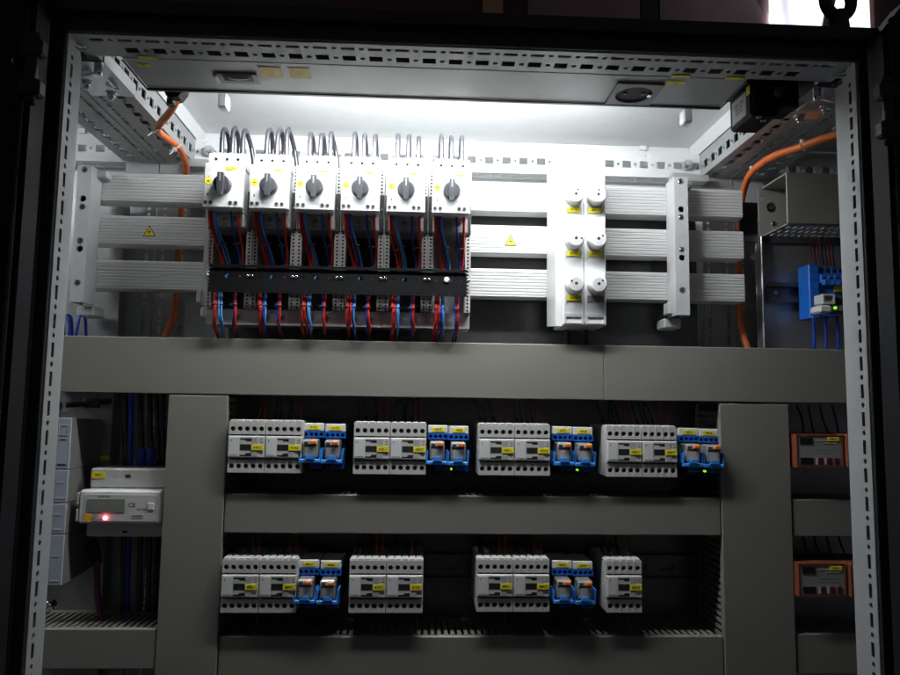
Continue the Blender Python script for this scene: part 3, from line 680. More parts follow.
# ---------------------------------------------------------- fuse bases
yfb = 236.0
xl = at(563, 300, yfb).x; xm_ = at(584.3, 300, yfb).x; xr_ = at(606.2, 300, yfb).x
zt = at(585, 159, yfb).z; zb = at(585, 325.5, yfb).z
capz = [at(575, y, yfb).z for y in (197.5, 241, 285.5)]
for n_, (a, b_) in enumerate(((xl, xm_-.3), (xm_+.3, xr_))):
    O = ((a+b_)/2, yfb, zb)
    t = thing('fuse_base', O, ['left one of the two white fuse bases, with three yellow labels', 'right one of the two white fuse bases, its lowest label missing'][n_], 'fuse base', 'white three pole fuse bases')
    cx = (a+b_)/2
    c = MB(O); c.box(a, b_, yfb, 299, zb, zt, 1.2)
    if n_ == 0: c.prism([(yfb+3, zb-1), (yfb+3, zt), (299, zt), (299, zb+5)], a-8.5, a-.4, 'x')
    c.build('body', 'fuse', t)
    for k, z in enumerate(capz):
        zc = z; xc = cx+(.6 if n_ else 0)
        c = MB(O); c.cyl((xc, yfb-16, zc), 10.6, 16, 'y', 36, c=1.8, r2=11.4)
        cp = c.build('fuse_cap', 'ceramic', t)
        c = MB(O); c.cyl((xc, yfb-16.3, zc), 7.0, .5, 'y', 28); c.build('cap_face', 'supp', cp)
        for i in range(10):
            pass
        c = MB(O); c.cyl((xc, yfb-16.6, zc), 1.9, .5, 'y', 16); c.build('test_hole', 'hole', cp)
        c = MB(O); an = [1.2, .0, 2.6][k] if n_ == 0 else [1.5, .7, .8][k]
        c.cyl((xc+6.6*math.cos(an), yfb-16.7, zc+5.6*math.sin(an)), 1.25, .6, 'y', 12); c.build('notch', 'hole', cp)
        c = MB(O)
        for q in (2.2, 3.6, 5.4): c.box(xc+9.5*math.cos(an+q)-1.1, xc+9.5*math.cos(an+q)+1.1, yfb-15, yfb-2, zc+9.5*math.sin(an+q)-1.1, zc+9.5*math.sin(an+q)+1.1, .4)
        c.build('grip_rib', 'ceramic', cp)
        zl = zc-15.8
        c = MB(O); c.box(cx-10, cx+10, yfb-.5, yfb-.02, zl-4.4, zl+3.4); c.box(cx-10.2, cx-9, yfb-1.2, yfb-.5, zl-6, zl+3.4); c.box(cx+9, cx+10.2, yfb-1.2, yfb-.5, zl-6, zl+3.4); hl = c.build('label_holder', 'midg' if (n_ and k == 2) else 'supp', t)
        if not (n_ and k == 2):
            c = MB(O); c.box(cx-8.4, cx+8.4, yfb-1.1, yfb-.6, zl-3.4, zl+3); lb = c.build('label', 'yel', t)
            text('%dF%d' % (41+n_, k+1), 4.6, (cx-O[0], yfb-1.15-O[1], zl-O[2]), 'ink', lb)
    c = MB(O); c.perf((0, yfb-1.4, 0), (1, 0, 0), (0, 0, 1), (0, 1, 0), a+1, b_-1, zb+2, zb+14, 1.3, [(cx, zb+7, b_-a-7, 7)]); c.build('foot_frame', 'supp', t)

# ---------------------------------------------------------- contactors
CW, CH = 43.75, 60.8
def make_contactor():
    r = bpy.data.objects.new('contactor', None); C.objects.link(r); r.empty_display_size = .01
    xs_ = [4.9+8.45*k for k in range(5)]
    c = MB()
    c.box(.15, CW-.15, 6, 85, -CH, 0, .6)
    c.box(.3, CW-.3, 0, 6, -43.2, -17.6, 1)
    for q in xs_:
        c.box(q-3.4, q+3.4, 3.2, 30, -.9, 1.4, .5); c.box(q-3.4, q+3.4, 4.4, 8, -19.2, -15.8, .8); c.box(q-3.4, q+3.4, 4.4, 8, -45.6, -42.2, .8)
    c.build('body', 'dev', r)
    for nm, z0, z1, zh in (('upper_terminal_cover', -15.6, -.9, -9.2), ('lower_terminal_cover', -CH, -45.8, -53.2)):
        c = MB(); c.perf((0, 2.2, 0), (1, 0, 0), (0, 0, 1), (0, 1, 0), .4, CW-.4, z0, z1, 2.6, (), [(q, zh, 2.9) for q in xs_])
        for q in xs_[:-1]: c.box(q+3.9, q+4.5, 1.6, 2.2, z0, z1)
        tc = c.build(nm, 'dev', r)
        for q in xs_:
            c = MB(); c.cyl((q, 5.0, zh), 2.85, .8, 'y', 14); c.build('terminal_screw', 'hole', tc)
    for za_ in (-17.3, -45.0):
        c = MB(); c.box(2, CW-2, 4.0, 4.35, za_+.2, za_+.8)
        for q in xs_: c.box(q-2.9, q+2.9, 3.9, 4.3, za_, za_+1)
        c.build('gap_shadow', 'hole', r)  # dark strips painted as the shadow in the gaps between covers
    # front panel details
    c = MB(); c.box(1.6, 13.6, -.5, .2, -41.5, -19.4, .2); c.build('side_panel', 'cover', r)
    c = MB(); c.box(14.6, 28, -.15, .2, -34.6, -27.4); c.build('coil_window', 'hole', r)
    c = MB(); c.prism([(14.6, -20.4), (28, -20.4), (28, -23.8), (22, -23.8), (20.5, -22), (14.6, -22)], -.15, .2, 'y'); c.prism([(14.6, -41.4), (28, -41.4), (28, -37.8), (22, -37.8), (20.5, -39.8), (14.6, -39.8)], -.15, .2, 'y'); c.build('auxiliary_slot', 'hole', r)
    c = MB(); c.box(28.6, 35.5, -.5, .2, -42, -19.2, .2); c.build('middle_panel', 'devp', r)
    c = MB(); c.box(38.3, 41.5, -.1, .2, -25.6, -24.8); c.box(38.6, 41, -.1, .2, -22.6, -21.8); c.prism([(38.6, -38), (41, -38), (39.8, -39.6)], -.1, .2, 'y'); c.box(2.5, 12.4, -.6, -.5, -40.3, -39.8); c.prism([(4, -22), (5.4, -22), (4.4, -25)], -.6, -.5, 'y'); c.build('print_mark', 'anthr', r)
    c = MB(); c.box(28.2, 42.6, -1.1, -.55, -34.2, -27.9, .1); c.build('label', 'yel', r)
    return r
pc = make_contactor()
rows = []
YC = 240.0
cx_list = [(90.7, -313.2, '41', 2), (239, -313.5, '42', 2), (389.2, -313.4, '43', 2), (545.4, -313.8, '44', 2), (89.8, -474.2, '60', 2), (238, -474.2, '61', 2), (388.6, -472.8, '64', 2), (543.9, -473.7, '65', 1)]
first = True; REL = []
desc = ['leftmost group', 'second group from the left', 'third group from the left', 'rightmost group']
for gi, (x, z, pre, k) in enumerate(cx_list):
    rown = 'upper' if gi < 4 else 'lower'
    for j in range(k):
        o = pc if first else copy_tree(pc); first = False
        o.location = W(x+j*CW, YC, z-1)
        if k == 2: lab = 'grey contactor, %s half of the %s in the %s row' % (['left', 'right'][j], desc[gi % 4], rown)
        else: lab = 'single grey contactor standing alone at the right of the lower row'
        tag(o, lab, 'contactor', 'grey contactors in two rows')
        lb = [ch for ch in o.children if ch.name.startswith('label')][0]
        text('%sK%d' % (pre, j+1 if k == 2 else 3), 4.4, (35.4, -1.15, -31.1), 'ink', lb)
# dark red wires behind the contactors plus ones hanging from the ducts
wn = 0
for gi, (x, z, pre, k) in enumerate(cx_list):
    zu = -285 if gi < 4 else -447.5
    for j in range(k):
        for q in (30.0, 37.5):
            X0 = x+j*CW+q
            for (za, zb_, wh) in ((zu+2, z-1, 'above'), (z-62, z-84, 'below')):
                if wh == 'below' and q < 31: continue
                pts = [(X0+random.uniform(-2, 2), YC+38, za), (X0+random.uniform(-1, 1), YC+30, (za+zb_)/2), (X0, YC+22, zb_)]
                hand = '' if k == 1 else ['left ', 'right '][j]
                wire('red_wire', pts, .95, 'dred_w', 'thin %sred wire %s %scontactor, %s, %s row' % ('left ' if (q < 31 and wh == 'above') else ('right ' if wh == 'above' else ''), wh, hand, desc[gi % 4].replace(' from the left', ' from left'), 'upper' if gi < 4 else 'lower'), 'wire', 'thin red contactor wires', 6, 3)
        for q in (6, 12, 20, 25):
            X0 = x+j*CW+q+random.uniform(-2, 2)
            pts = [(X0+random.uniform(-7, 7), YC+50, zu+2), (X0+random.uniform(-3, 3), YC+44, zu-10), (X0, YC+28, z-1)]
            wire('black_wire', pts, 1.3, 'black_w', 'black wires from the duct to the %s of the %s row' % (desc[gi % 4] if k == 2 else 'single contactor', 'upper' if gi < 4 else 'lower'), 'wire', 'black wires onto the %s of the %s row' % (desc[gi % 4], 'upper' if gi < 4 else 'lower'), 6, 3)

# ---------------------------------------------------------- relays
def make_relay():
    r = bpy.data.objects.new('relay_module', None); C.objects.link(r); r.empty_display_size = .01
    c = MB(); c.box(.2, 24.6, 12, 60, -9.6, 0, .8); ca = c.build('label_carrier', 'star', r)
    c = MB(); c.perf((0, 11, 0), (1, 0, 0), (0, 0, 1), (0, 1, 0), 0, 25, -17.2, -9.8, 3, (), [(3.4+6.1*k, -13.4, 2.2) for k in range(4)]); c.box(0, 25, 16, 75, -17.2, -9.8, .5); tb = c.build('upper_terminals', 'blue', r)
    for k in range(4): c = MB(); c.cyl((3.4+6.1*k, 14.6, -13.4), 2.1, .8, 'y', 12); c.build('terminal_screw', 'hole', tb)
    c = MB(); c.box(1, 24, 30, 76, -52, -17.5, .8); c.build('socket_base', 'dark', r)
    c = MB(); c.box(2.4, 20.2, -6, 28, -41, -18.6, 1.6); rc = c.build('relay_case', 'clear', r)
    c = MB(); c.box(3, 19.4, -6.5, -5.9, -24.4, -20, .2); c.build('case_top', 'cover', rc)
    c = MB(); c.box(4, 9, -7, -6.6, -23, -21.6); c.box(4, 18.6, -6.4, -5.9, -26.6, -25.6); c.build('window', 'ink', rc)
    c = MB(); c.box(10.8, 18.8, -10.5, -6.6, -24.3, -19.4, 1.6); c.build('push_button', 'orange', r)
    c = MB(); c.box(5, 17.4, -6.3, -6.05, -38, -28, .05)
    c.build('type_print', 'devp', rc)
    # blue retaining clip: tray and two arms
    c = MB(); c.box(-2, 23.6, -6.6, 24, -46.6, -42, 1)
    c.prism([(-2.6, -42), (-.4, -42), (.8, -31), (-.8, -29.5), (-1.8, -33)], -6, 16, 'y'); c.prism([(21.6, -42), (23.8, -42), (24.6, -29.5), (23.2, -29.5), (22.4, -33)], -6, 16, 'y')
    c.prism([(5, -41.8), (17.6, -41.8), (14.6, -37.4), (8, -37.4)], -9, -6.4, 'y')
    c.build('retaining_clip', 'lblue', r)
    c = MB(); c.perf((0, 6, 0), (1, 0, 0), (0, 0, 1), (0, 1, 0), 9.5, 24, -54, -47.6, 3, (), [(12.6+4.3*k, -50.6, 1.5) for k in range(3)]); c.box(9.5, 24, 10, 40, -54, -47.6, .5); c.build('lower_terminals', 'blue', r)
    c = MB(); c.box(6, 22, 14, 60, -60, -47.9, 1); c.build('foot', 'dark', r)
    c = MB(); c.box(5, 20.5, 11.3, 11.9, -7.4, -2.8); c.build('label', 'yel', r)
    return r
rp = make_relay(); first = True
R_Y = 246
spots = []
for gi, (pxs, py, pre, led) in enumerate((((303.8, 325.2), 423, '41', (0, 0)), ((428, 448.2), 425.2, '42', (0, 1)), ((552.6, 571.4), 426.4, '43', (0, 1)), ((678.6, 693), 428, '44', (0, 1)), ((298.6, 320.6), 559.8, '60', (0, 0)), ((552, 572.5), 560.5, '64', (0, 0)))):
    for j, px in enumerate(pxs):
        P = at(px, py+j*.8, R_Y+12); spots.append((gi, j, P, pre, led[j]))
for gi, j, P, pre, led in spots:
    if j == 1:  # keep the even width of neighbouring sockets
        P = Vector((max(P.x, spots[spots.index((gi, j, P, pre, led))-1][2].x+25.4), P.y, P.z))
    o = rp if first else copy_tree(rp); first = False
    o.location = W(P.x, R_Y, P.z)
    g = gi if gi < 4 else (0 if gi == 4 else 2)
    tag(o, '%s relay in blue socket beside the %s of the %s row' % (['left', 'right'][j], desc[g], 'upper' if gi < 4 else 'lower'), 'relay', 'relays in blue sockets')
    lb = [ch for ch in o.children if ch.name.startswith('label') and not ch.name.startswith('label_c')][0]
    text('%sK%d' % (pre, j+3), 3.9, (12.7, 11.2, -5.1), 'ink', lb)
    if led:
        c = MB(); c.cyl((3.5, 2, -51.5), 1.25, 4, 'y', 12); l_ = c.build('status_light', 'led_g', o)
        c = MB(); c.box(.5, 9, 6, 30, -54, -47.8, .5); c.build('light_housing', 'dark', o)
# ------------------------------------------------ rails behind the devices
for zc, lab in ((-343.5, 'steel top hat rail behind the upper row of contactors'), (-503, 'steel top hat rail behind the lower row of contactors')):
    O = (88, 330, zc); t = thing('mounting_rail', O, lab, 'mounting rail')
    c = MB(O); x0, x1 = 90, 686
    c.perf((0, 334, 0), (1, 0, 0), (0, 0, 1), (0, 1, 0), x0, x1, zc-12, zc+12, 1.2, [(x0+20+36*k, zc, 18, 6) for k in range(16)])
    c.box(x0, x1, 327, 334, zc+12, zc+13.2); c.box(x0, x1, 327, 334, zc-13.2, zc-12); c.box(x0, x1, 326.8, 328, zc+13.3, zc+17.5); c.box(x0, x1, 326.8, 328, zc-17.5, zc-13.3)
    c.build('rail_profile', 'galvd', t)

# ---------------------------------------------------------- energy meter
ym = 258.0
def A(px, py, Y=ym): return at(px, py, Y)
x0 = A(80.5, 505).x; x1 = A(163, 505).x; zt = A(120, 469.5).z; zm1 = A(120, 490).z; zm0 = A(120, 523.5).z; zb = A(120, 539).z
O = (x0, ym, zb); t = thing('energy_meter', O, 'light grey energy meter with dark display and red light, left of the upright duct', 'energy meter')
x1 = min(x1, 14.6)
c = MB(O); c.box(x0+3, x1, ym+14, 318, zm1+.5, zt, 2); c.box(x0+2, x1, ym+14, 318, zb, zm0-.5, 2); c.box(x0+5, x1-1, ym+8, 316, zm0-.4, zm1+.4); c.build('housing', 'dev', t)
c = MB(O); c.box(x0-1, x1-.4, ym-3, ym+12, zm0, zm1, 2.4); fp = c.build('front_cover', 'star', t)
c = MB(O); c.box(x0-3.6, x0-1.2, ym-2, ym+10, zm0+22, zm1-3, .8); c.box(x0-4.2, x0-1.2, ym-2, ym+10, zm0+2, zm0+17, .8); c.build('latch', 'cover', fp)
fx = x1-x0
c = MB(O); c.box(x0+6, x1-7, ym-3.7, ym-3.05, zm0+3, zm1-5, .2); c.build('face_plate', 'dev', fp)
c = MB(O); c.box(x0+9, x0+9+fx*.46, ym-4.3, ym-3.75, zm0+13.5, zm1-10, .2); dp = c.build('display', 'lcd', t)
text('000123.4', 7.2, (9+fx*.23, -4.35, (zm0+zm1)/2-zb+2), 'midg', dp, 'digits')
c = MB(O); c.box(x0+6.5, x0+15, ym-4.2, ym-3.75, zm0+2.2, zm0+12, .1); c.build('sticker', 'amber', t)
c = MB(O); c.cyl((x0+31.5, ym-6.4, zm0+7), 2.3, 2.8, 'y', 16, c=.6); c.build('red_indicator', 'led_r', t)
c = MB(O); c.box(x1-16, x1-9, ym-5, ym-3.75, zm0+17, zm0+25, .6); c.build('push_button', 'star', t)
text('E-METER', 3.6, (28, -3.8, zm1-zb-7.6), 'ink', fp); text('CE', 7.5, (fx*.46+17, -3.8, zm0-zb+22), 'ink', fp)
text('3x230/400V\n0,05-5(80)A', 2.7, (fx*.46+24, -3.8, zm0-zb+8), 'ink', fp); text('M15 0681', 3, (fx*.46+29, -3.8, zm0-zb+17), 'ink', fp); text('kWh 3x80A', 3.0, (22, -4.3, zm0-zb+5.4), 'ink', fp); text('50Hz', 3.0, (20, -4.3, zm0-zb+9.4), 'ink', fp)
c = MB(O); c.box(x0+5, x0+21, ym+13.2, ym+13.9, zt-12, zt-4.4, .2); lb = c.build('label', 'yel', t); text('70P1', 4, (13, 13.1, zt-8.2-zb), 'ink', lb)
for z in (zt-9, zb+6):
    c = MB(O); c.box(x0+fx*.5-3, x0+fx*.5+3, ym+13.4, ym+13.9, z-1.4, z+1.4); c.build('screw_slot', 'hole', t)
# module block on the left neighbour's plate
xa = at(45, 500, 250).x; xb = at(69, 462, 250).x
zz = [at(62, y, 250).z for y in (417.5, 469.5, 503, 534.5, 586)]
O = (xa, 250, zz[-1]); t = thing('modular_housing', O, 'tall bluish grey modular block of four parts beside the left post', 'module block')
for k in range(4):
    c = MB(O); c.box(xa-8, xb, 250, 253, zz[k+1]+.4, zz[k]-.4, .8); f_ = c.build('front_panel', 'modblue', t)
    c = MB(O); c.prism([(253.2, zz[k+1]+.3), (253.2, zz[k]-.3), (336, zz[k]-(4 if k == 0 else .3)), (336, zz[k+1]+(5 if k == 3 else .3))], xa-8, xb, 'x'); c.build('housing', 'bside', t)
    c = MB(O); zc = (zz[k]+zz[k+1])/2
    c.box((xa+xb)/2-1, (xa+xb)/2+9, 249.6, 250.1, zz[k+1]+5, zz[k+1]+6.6); c.box((xa+xb)/2, (xa+xb)/2+7, 249.6, 250.1, zc+4, zc+5); c.build('printed_mark', 'anthr' if k == 0 else 'supp', f_)
c = MB(O); c.perf(((xa+xb)/2+4, 249.5, 0), (1, 0, 0), (0, 0, 1), (0, 1, 0), -5.5, 5.5, zz[0]-21, zz[0]-9, .4, [(0, zz[0]-15, 9.4, 10.4)]); c.build('window_frame', 'supp', t)

# small bits at the left: cable stub with gland, bolts, cables
for (pa, pb, lab, mm) in ((((62, 405, 300), (112, 401, 330)), None, 'black cable lug and stub above the bluish module block', 0),):
    P = px3([(66, 405, 290), (80, 404, 300), (92, 403, 312), (110, 401, 330)])
    t = thing('cable_lug', P[0], lab, 'cable lug')
    c = MB(P[0]); c.tube(P, 3.6, 12, 4); c.build('sleeve', 'dark', t)
    c = MB(P[0]); q = P[2]; c.tube([q-Vector((9, 4, 0)), q, q+Vector((9, 4, 0))], 6.5, 12, 2); c.build('boot', 'dark', t)
    c = MB(P[0]); q = at(57, 406, 286); c.cyl((q.x-5, q.y, q.z), 5.5, 9, 'x', 14); c.cyl((q.x-3, q.y-6, q.z), 4, 6, 'y', 6); c.build('bolt', 'chrome', t)
P = px3([(40, 612, 275), (47, 607, 280), (55, 602, 290)])
t = thing('hex_bolt', P[1], 'shiny hexagon bolt above the bottom left duct beside the post', 'bolt')
c = MB(P[1]); c.tube([P[0], P[2]], 5, 14, 1); c.tube([P[1], P[1]+(P[2]-P[0])*.18], 7, 14, 1); c.build('shank', 'chrome', t)
c = MB(P[1]); c.tube([P[0]-(P[2]-P[0])*.1, P[0]+(P[2]-P[0])*.2], 7.5, 6, 1); c.build('head', 'chrome', t)
lc = [((125, 126), 'black_w', 4.4), ((131, 130), 'blue_w', 3.4), ((141, 142), 'black_w', 3.2), ((150, 151), 'black_w', 3.4), ((157, 158), 'black_w', 3.0), ((163, 163), 'black_w', 3.0)]
for k, ((a_, b_), mm, r_) in enumerate(lc):
    wire('supply_cable', px3([(a_, 380, 325), (a_, 420, 318), (b_, 450, 312), (b_, 500, 322), (b_-2, 560, 326), (b_-3, 640, 330)]), r_, mm,
         ['first black cable right of the left plate edge, above the meter', 'blue cable dropping behind the energy meter', 'black cable with blue end behind the energy meter, next to the blue one', 'third black cable from the left behind the energy meter', 'black cable closest but one to the upright duct above the meter', 'black cable hugging the upright duct above the meter'][k], 'cable', 'upright cables behind the energy meter', 12)
for k, px in enumerate((142, 150.5)):
    q = at(px, 458, 312); c = MB(q); c.cyl((q.x, q.y-1, q.z-10), 5.6, 22, 'z', 14); tag(c.build('cable_end_sleeve', 'blue_w'), ['left blue sleeve on a black cable just above the energy meter', 'right blue sleeve on a black cable just above the energy meter'][k], 'cable sleeve', 'blue cable sleeves')
wire('purple_cable', px3([(97, 560, 300), (97, 580, 300), (98, 600, 298), (101, 616, 294), (106, 634, 290)]), 3.8, 'purple', 'purple cable dropping into the bottom left duct', 'cable', None, 12)
wire('black_wire', px3([(92, 540, 310), (95, 552, 305), (97, 562, 300)]), 6, 'dark', 'black sleeve above the purple cable under the energy meter', 'cable sleeve', None, 12)
for k, (a_, b_, c_) in enumerate(((62, 60, 58), (68, 70, 66), (74, 78, 80))):
    wire('blue_wire', px3([(a_, 345, 300), (b_, 325, 296), (c_, 316, 300), (c_+5, 318, 315), (c_+6, 340, 330)]), 1.9, 'blue_w', '%s bright blue wire loop beside the left post above the long duct' % ['left', 'middle', 'right'][k], 'wire', 'bright blue wires beside the left post')
p = at(96, 465, 330); c = MB(p); c.box(p.x-9, p.x+9, 336.5, 337.3, p.z-3, p.z+5)
q = at(103, 458, 335); c = MB((q.x, 335, q.z)); c.box(q.x-7, q.x+7, 336.6, 337.5, q.z-3.2, q.z+3.2); tag(c.build('marker_label', 'yel'), 'small yellow marker label on the plate above the energy meter', 'label')

# ---------------------------------------------------------- right bay
# power supply box
yP = 215
a = at(786, 172.5, yP); b_ = at(858, 226, yP)
XL = a.x; ZT = a.z; ZB = at(786, 223, yP).z
O = (XL, yP, ZB); t = thing('power_supply', O, 'grey metal power supply box with a perforated bottom in the right bay', 'power supply')
c = MB(O); c.box(XL, XL+150, yP, yP+1.6, ZB, ZT, .3); c.box(XL, XL+150, yP+1.8, 277, ZT-1.6, ZT)
c.perf((XL, yP, ZB), (1, 0, 0), (0, 1, 0), (0, 0, -1), 0, 150, 1.8, 62, 1.4, [(8+9*k, 16+20*j, 3, 12) for k in range(15) for j in range(3)])
c.build('housing', 'psu', t)
e0 = at(758, 186, 300); 
c = MB(O); xe0 = at(758, 190, 278).x; c.perf((0, 278, 0), (1, 0, 0), (0, 0, 1), (0, 1, 0), xe0, XL+60, ZB-1, ZT-2, 2, [(XL-2, ZT-14, 10, 4)], [(xe0+18, ZT-26, 7), (xe0+20, ZT-48, 3)]); c.build('mounting_flange', 'psu', t)
c = MB(O); c.cyl((xe0+18, 283, ZT-26), 5.5, 3, 'y', 16); c.cyl((xe0+18, 278.5, ZT-26), 3, 4, 'y', 10); c.box(xe0-1, XL+149, 332, 336, ZB+4, ZT-4); c.build('stud_and_dark_sheet', 'anthr', t)  # wide box: added black sheet for the darkness behind the supply
c = MB(O); c.cyl((xe0+20, 277, ZT-48), 3.4, 2, 'y', 14); c.build('screw', 'chrome', t)
# din rail and blue terminals
zr0 = at(790, 293, 332).z; xr0 = at(768, 290, 328).x
O = (xr0, 330, zr0); t = thing('mounting_rail', O, 'short steel rail carrying the blue terminal blocks in the right bay', 'mounting rail')
c = MB(O)
c.perf((0, 333, 0), (1, 0, 0), (0, 0, 1), (0, 1, 0), xr0, xr0+220, zr0-8, zr0+8, 1.2, [(xr0+40+30*k, zr0, 14, 5) for k in range(6)], ())
c.box(xr0, xr0+220, 327, 333, zr0+8, zr0+9.2); c.box(xr0, xr0+220, 327, 333, zr0-9.2, zr0-8); c.box(xr0, xr0+220, 326.8, 328, zr0+9.3, zr0+14); c.box(xr0, xr0+220, 326.8, 328, zr0-14, zr0-9.3); c.build('rail_profile', 'galvd', t)
c = MB(O); c.cyl((xr0+13, 331, zr0), 3.4, 2, 'y', 14, c=.5); c.build('screw', 'chrome', t)
yT = 298
tL = at(808.5, 264, yT); tB = at(810, 318, yT); zT, zB_ = tL.z, tB.z
O = (tL.x, 330, zB_); t = thing('terminal_block', O, 'bright blue terminal block row with yellow label in the right bay', 'terminal block')
c = MB(O); c.box(tL.x, tL.x+14, yT, 326, zB_, zT, 1); ep = c.build('end_plate', 'tblue', t)
c = MB(O)
for q in range(4): c.box(tL.x+3, tL.x+11, yT-.5, yT-.02, zT-12-q*12, zT-8-q*12)
c.build('marking_slot', 'blue', ep)
for k in range(5):
    x_ = tL.x+14.4+k*9.2
    c = MB(O); c.box(x_, x_+8.8, yT-12, yT-4.2, zT-30, zT-22, .6); c.build('lower_step', 'tblue', t)
    c = MB(O); c.box(x_, x_+8.8, yT+4, 326, zT-26, zT-2-k*.4, .8); c.box(x_, x_+8.8, yT-4, yT+3.9, zT-26, zT-14, .6); s_ = c.build('terminal', 'tblue', t)
    c = MB(O); c.cyl((x_+4.4, yT+3.4, zT-8), 2.3, .8, 'y', 12); c.cyl((x_+4.4, yT-4.6, zT-20), 2.3, .8, 'y', 12); c.build('terminal_hole', 'hole', s_)
c = MB(O); c.box(tL.x+14.4, tL.x+64, yT+6, 326, zT-46, zT-27, 1); c.box(tL.x+14.4, tL.x+36, yT+2, 326, zB_+2, zT-46.5, 1); c.build('relay_foot', 'tblue', t)
c = MB(O); c.box(tL.x+36, tL.x+60, yT-6, yT+5, zT-37, zT-29, .4); lb = c.build('label', 'yel', t); text('30X1', 4.2, (48, yT-6.1-330, zT-33-zB_), 'ink', lb)
g0 = at(821, 306, 262); O = (g0.x, 286, g0.z)
t = thing('interface_module', O, 'small grey plug-in interface with open port and green light on the blue terminals', 'interface module')
c = MB(O); c.box(g0.x, g0.x+17, 265, 289, g0.z-8, g0.z+2, 2.4); c.build('latch', 'cover', t)
c = MB(O); c.perf((g0.x+6, 267, g0.z+4), (1, 0, 0), (0, 0, 1), (0, 1, 0), 0, 16, 0, 13, 3, [(8, 6.5, 12, 8)]); c.box(g0.x+6, g0.x+22, 271, 289, g0.z+4, g0.z+17, 1); c.build('port_shell', 'supp', t)
c = MB(O); c.box(g0.x+8.5, g0.x+19.5, 268, 270, g0.z+10, g0.z+13); c.build('port_contact', 'brown_w', t)
c = MB(O); c.box(g0.x+18, g0.x+56, 273, 291, g0.z-6, g0.z+16, 1); c.build('housing', 'anthr', t)
c = MB(O); c.box(g0.x+20, g0.x+50, 270, 272.8, g0.z-5, g0.z+3, .5); c.build('cover_strip', 'clear', t)
c = MB(O); c.cyl((g0.x+23, 267.5, g0.z-1), 1.7, 3, 'y', 14, c=.4); c.build('status_light', 'led_g', t)
for k in range(7):
    pxa = 813+k*3.6
    mm = ['red_w', 'brown_w', 'red_w', 'black_w', 'brown_w', 'red_w', 'black_w'][k]
    wire('thin_wire', px3([(pxa-1.5+k*.2, 238, 318), (pxa-2, 250, 300), (pxa, 264+k*.4, 303)]), 1.0, mm, 'thin %s wire rising from the blue terminals, %s from the left' % ('red' if mm == 'red_w' else ('brown' if mm == 'brown_w' else 'black'), ['first', 'second', 'third', 'fourth', 'fifth', 'sixth', 'seventh'][k]), 'wire', 'thin wires above the blue terminals', 6, 3)
for k, pxa in enumerate((813, 825, 837)):
    wire('blue_wire', px3([(pxa, 316, 290), (pxa+1, 332, 296), (pxa+1, 352, 300)]), 2.0, 'blue_w', '%s blue wire dropping from the blue terminals into the long duct' % ['left', 'middle', 'right'][k], 'wire', 'blue wires below the blue terminals', 8, 3)
# red framed modules
for row, (y0, y1, xs_) in enumerate(((434.3, 467.5, (796, 846.5)), (563.5, 597, (798.3, 850)))):
    for j, px in enumerate(xs_):
        A0 = at(px, y0, 240); B0 = at(px, y1, 240); w = 59.5; x_ = A0.x+(0 if j == 0 else 1.5)
        if j: x_ = at(xs_[0], y0, 240).x+66
        O = (x_, 240, B0.z); t = thing('measuring_module', O, '%s red framed module with dark displays in the %s right compartment' % (['left', 'right, half hidden'][j], ['upper', 'lower'][row]), 'module', 'red framed modules at lower right')
        zt, zb = A0.z, B0.z
        c = MB(O); c.perf((x_, 240, zb), (1, 0, 0), (0, 0, 1), (0, 1, 0), 0, w, 0, zt-zb, 60, [(w/2, (zt-zb)/2, w-3.4, zt-zb-3.4)]); 
        if j: c.box(x_-4.5, x_-.3, 236, 300, zb, zt, 1.5)
        c.build('frame', 'redfr', t)
        c = MB(O); c.box(x_+1.8, x_+w-1.8, 240.8, 299, zb+1.8, zt-1.8, .5); f_ = c.build('face', 'modf', t)
        c = MB(O); c.box(x_+5, x_+21, 240.1, 240.7, zt-12, zt-4, .2); c.box(x_+5, x_+21, 240.1, 240.7, zb+4, zb+12, .2); c.build('display', 'disp', t)
        for q in (28, 39, 48):
            c = MB(O); c.box(x_+q, x_+q+5.5, 240.0, 240.7, zb+4, zb+12, .2); c.build('digit_window', 'dispr', t)
        c = MB(O); c.box(x_+25, x_+27, 240.2, 240.7, zb+4, zb+12); c.box(x_+35.5, x_+37.5, 240.2, 240.7, zb+4, zb+12); c.box(x_+34, x_+52, 240.4, 240.7, zt-11, zt-10); c.box(x_+24, x_+40, 240.4, 240.7, zt-8, zt-7.2); c.build('printed_mark', 'supp', f_)
        c = MB(O); c.box(x_+w-20, x_+w-5, 240.0, 240.6, zt-8, zt-3, .2); lb = c.build('label', 'yel', t)
        text('%dN%d' % (30+row, j+1), 3.4, (w-12.5, -.1, zt-zb-5.5), 'ink', lb)
        c = MB(O)
        for q in range(14): c.box(x_+25+(q % 7)*3.6, x_+26.2+(q % 7)*3.6, 240.4, 240.7, zb+18+(q//7)*4, zb+18.6+(q//7)*4)
        c.build('type_print', 'midg', f_)
for k in range(8):
    zz_ = ((-285, -322), (-448, -478))[k % 2]; px = 800+k*6
    a = at(px, 400 if k % 2 == 0 else 540, 290)
    wire('black_wire', [(a.x, 300, zz_[0]), (a.x+random.uniform(-3, 3), 292, (zz_[0]+zz_[1])/2), (a.x+random.uniform(-2, 2), 285, zz_[1])], 1.4, 'black_w', 'black wires above the red framed modules in the %s compartment' % ['upper', 'lower'][k % 2], 'wire', 'black wires above the %s red framed modules' % ['upper', 'lower'][k % 2], 6, 3)
# grey ribbon-like loom behind the starters' left and dark cables under the fuse bases
for k, px in enumerate((567, 586)):
    wire('black_cable', px3([(px, 322, 285), (px, 335, 290), (px+1, 352, 300)]), 4, 'black_w', '%s black cable leaving the bottom of the fuse bases' % ['left', 'right'][k], 'cable', 'black cables below the fuse bases', 12)

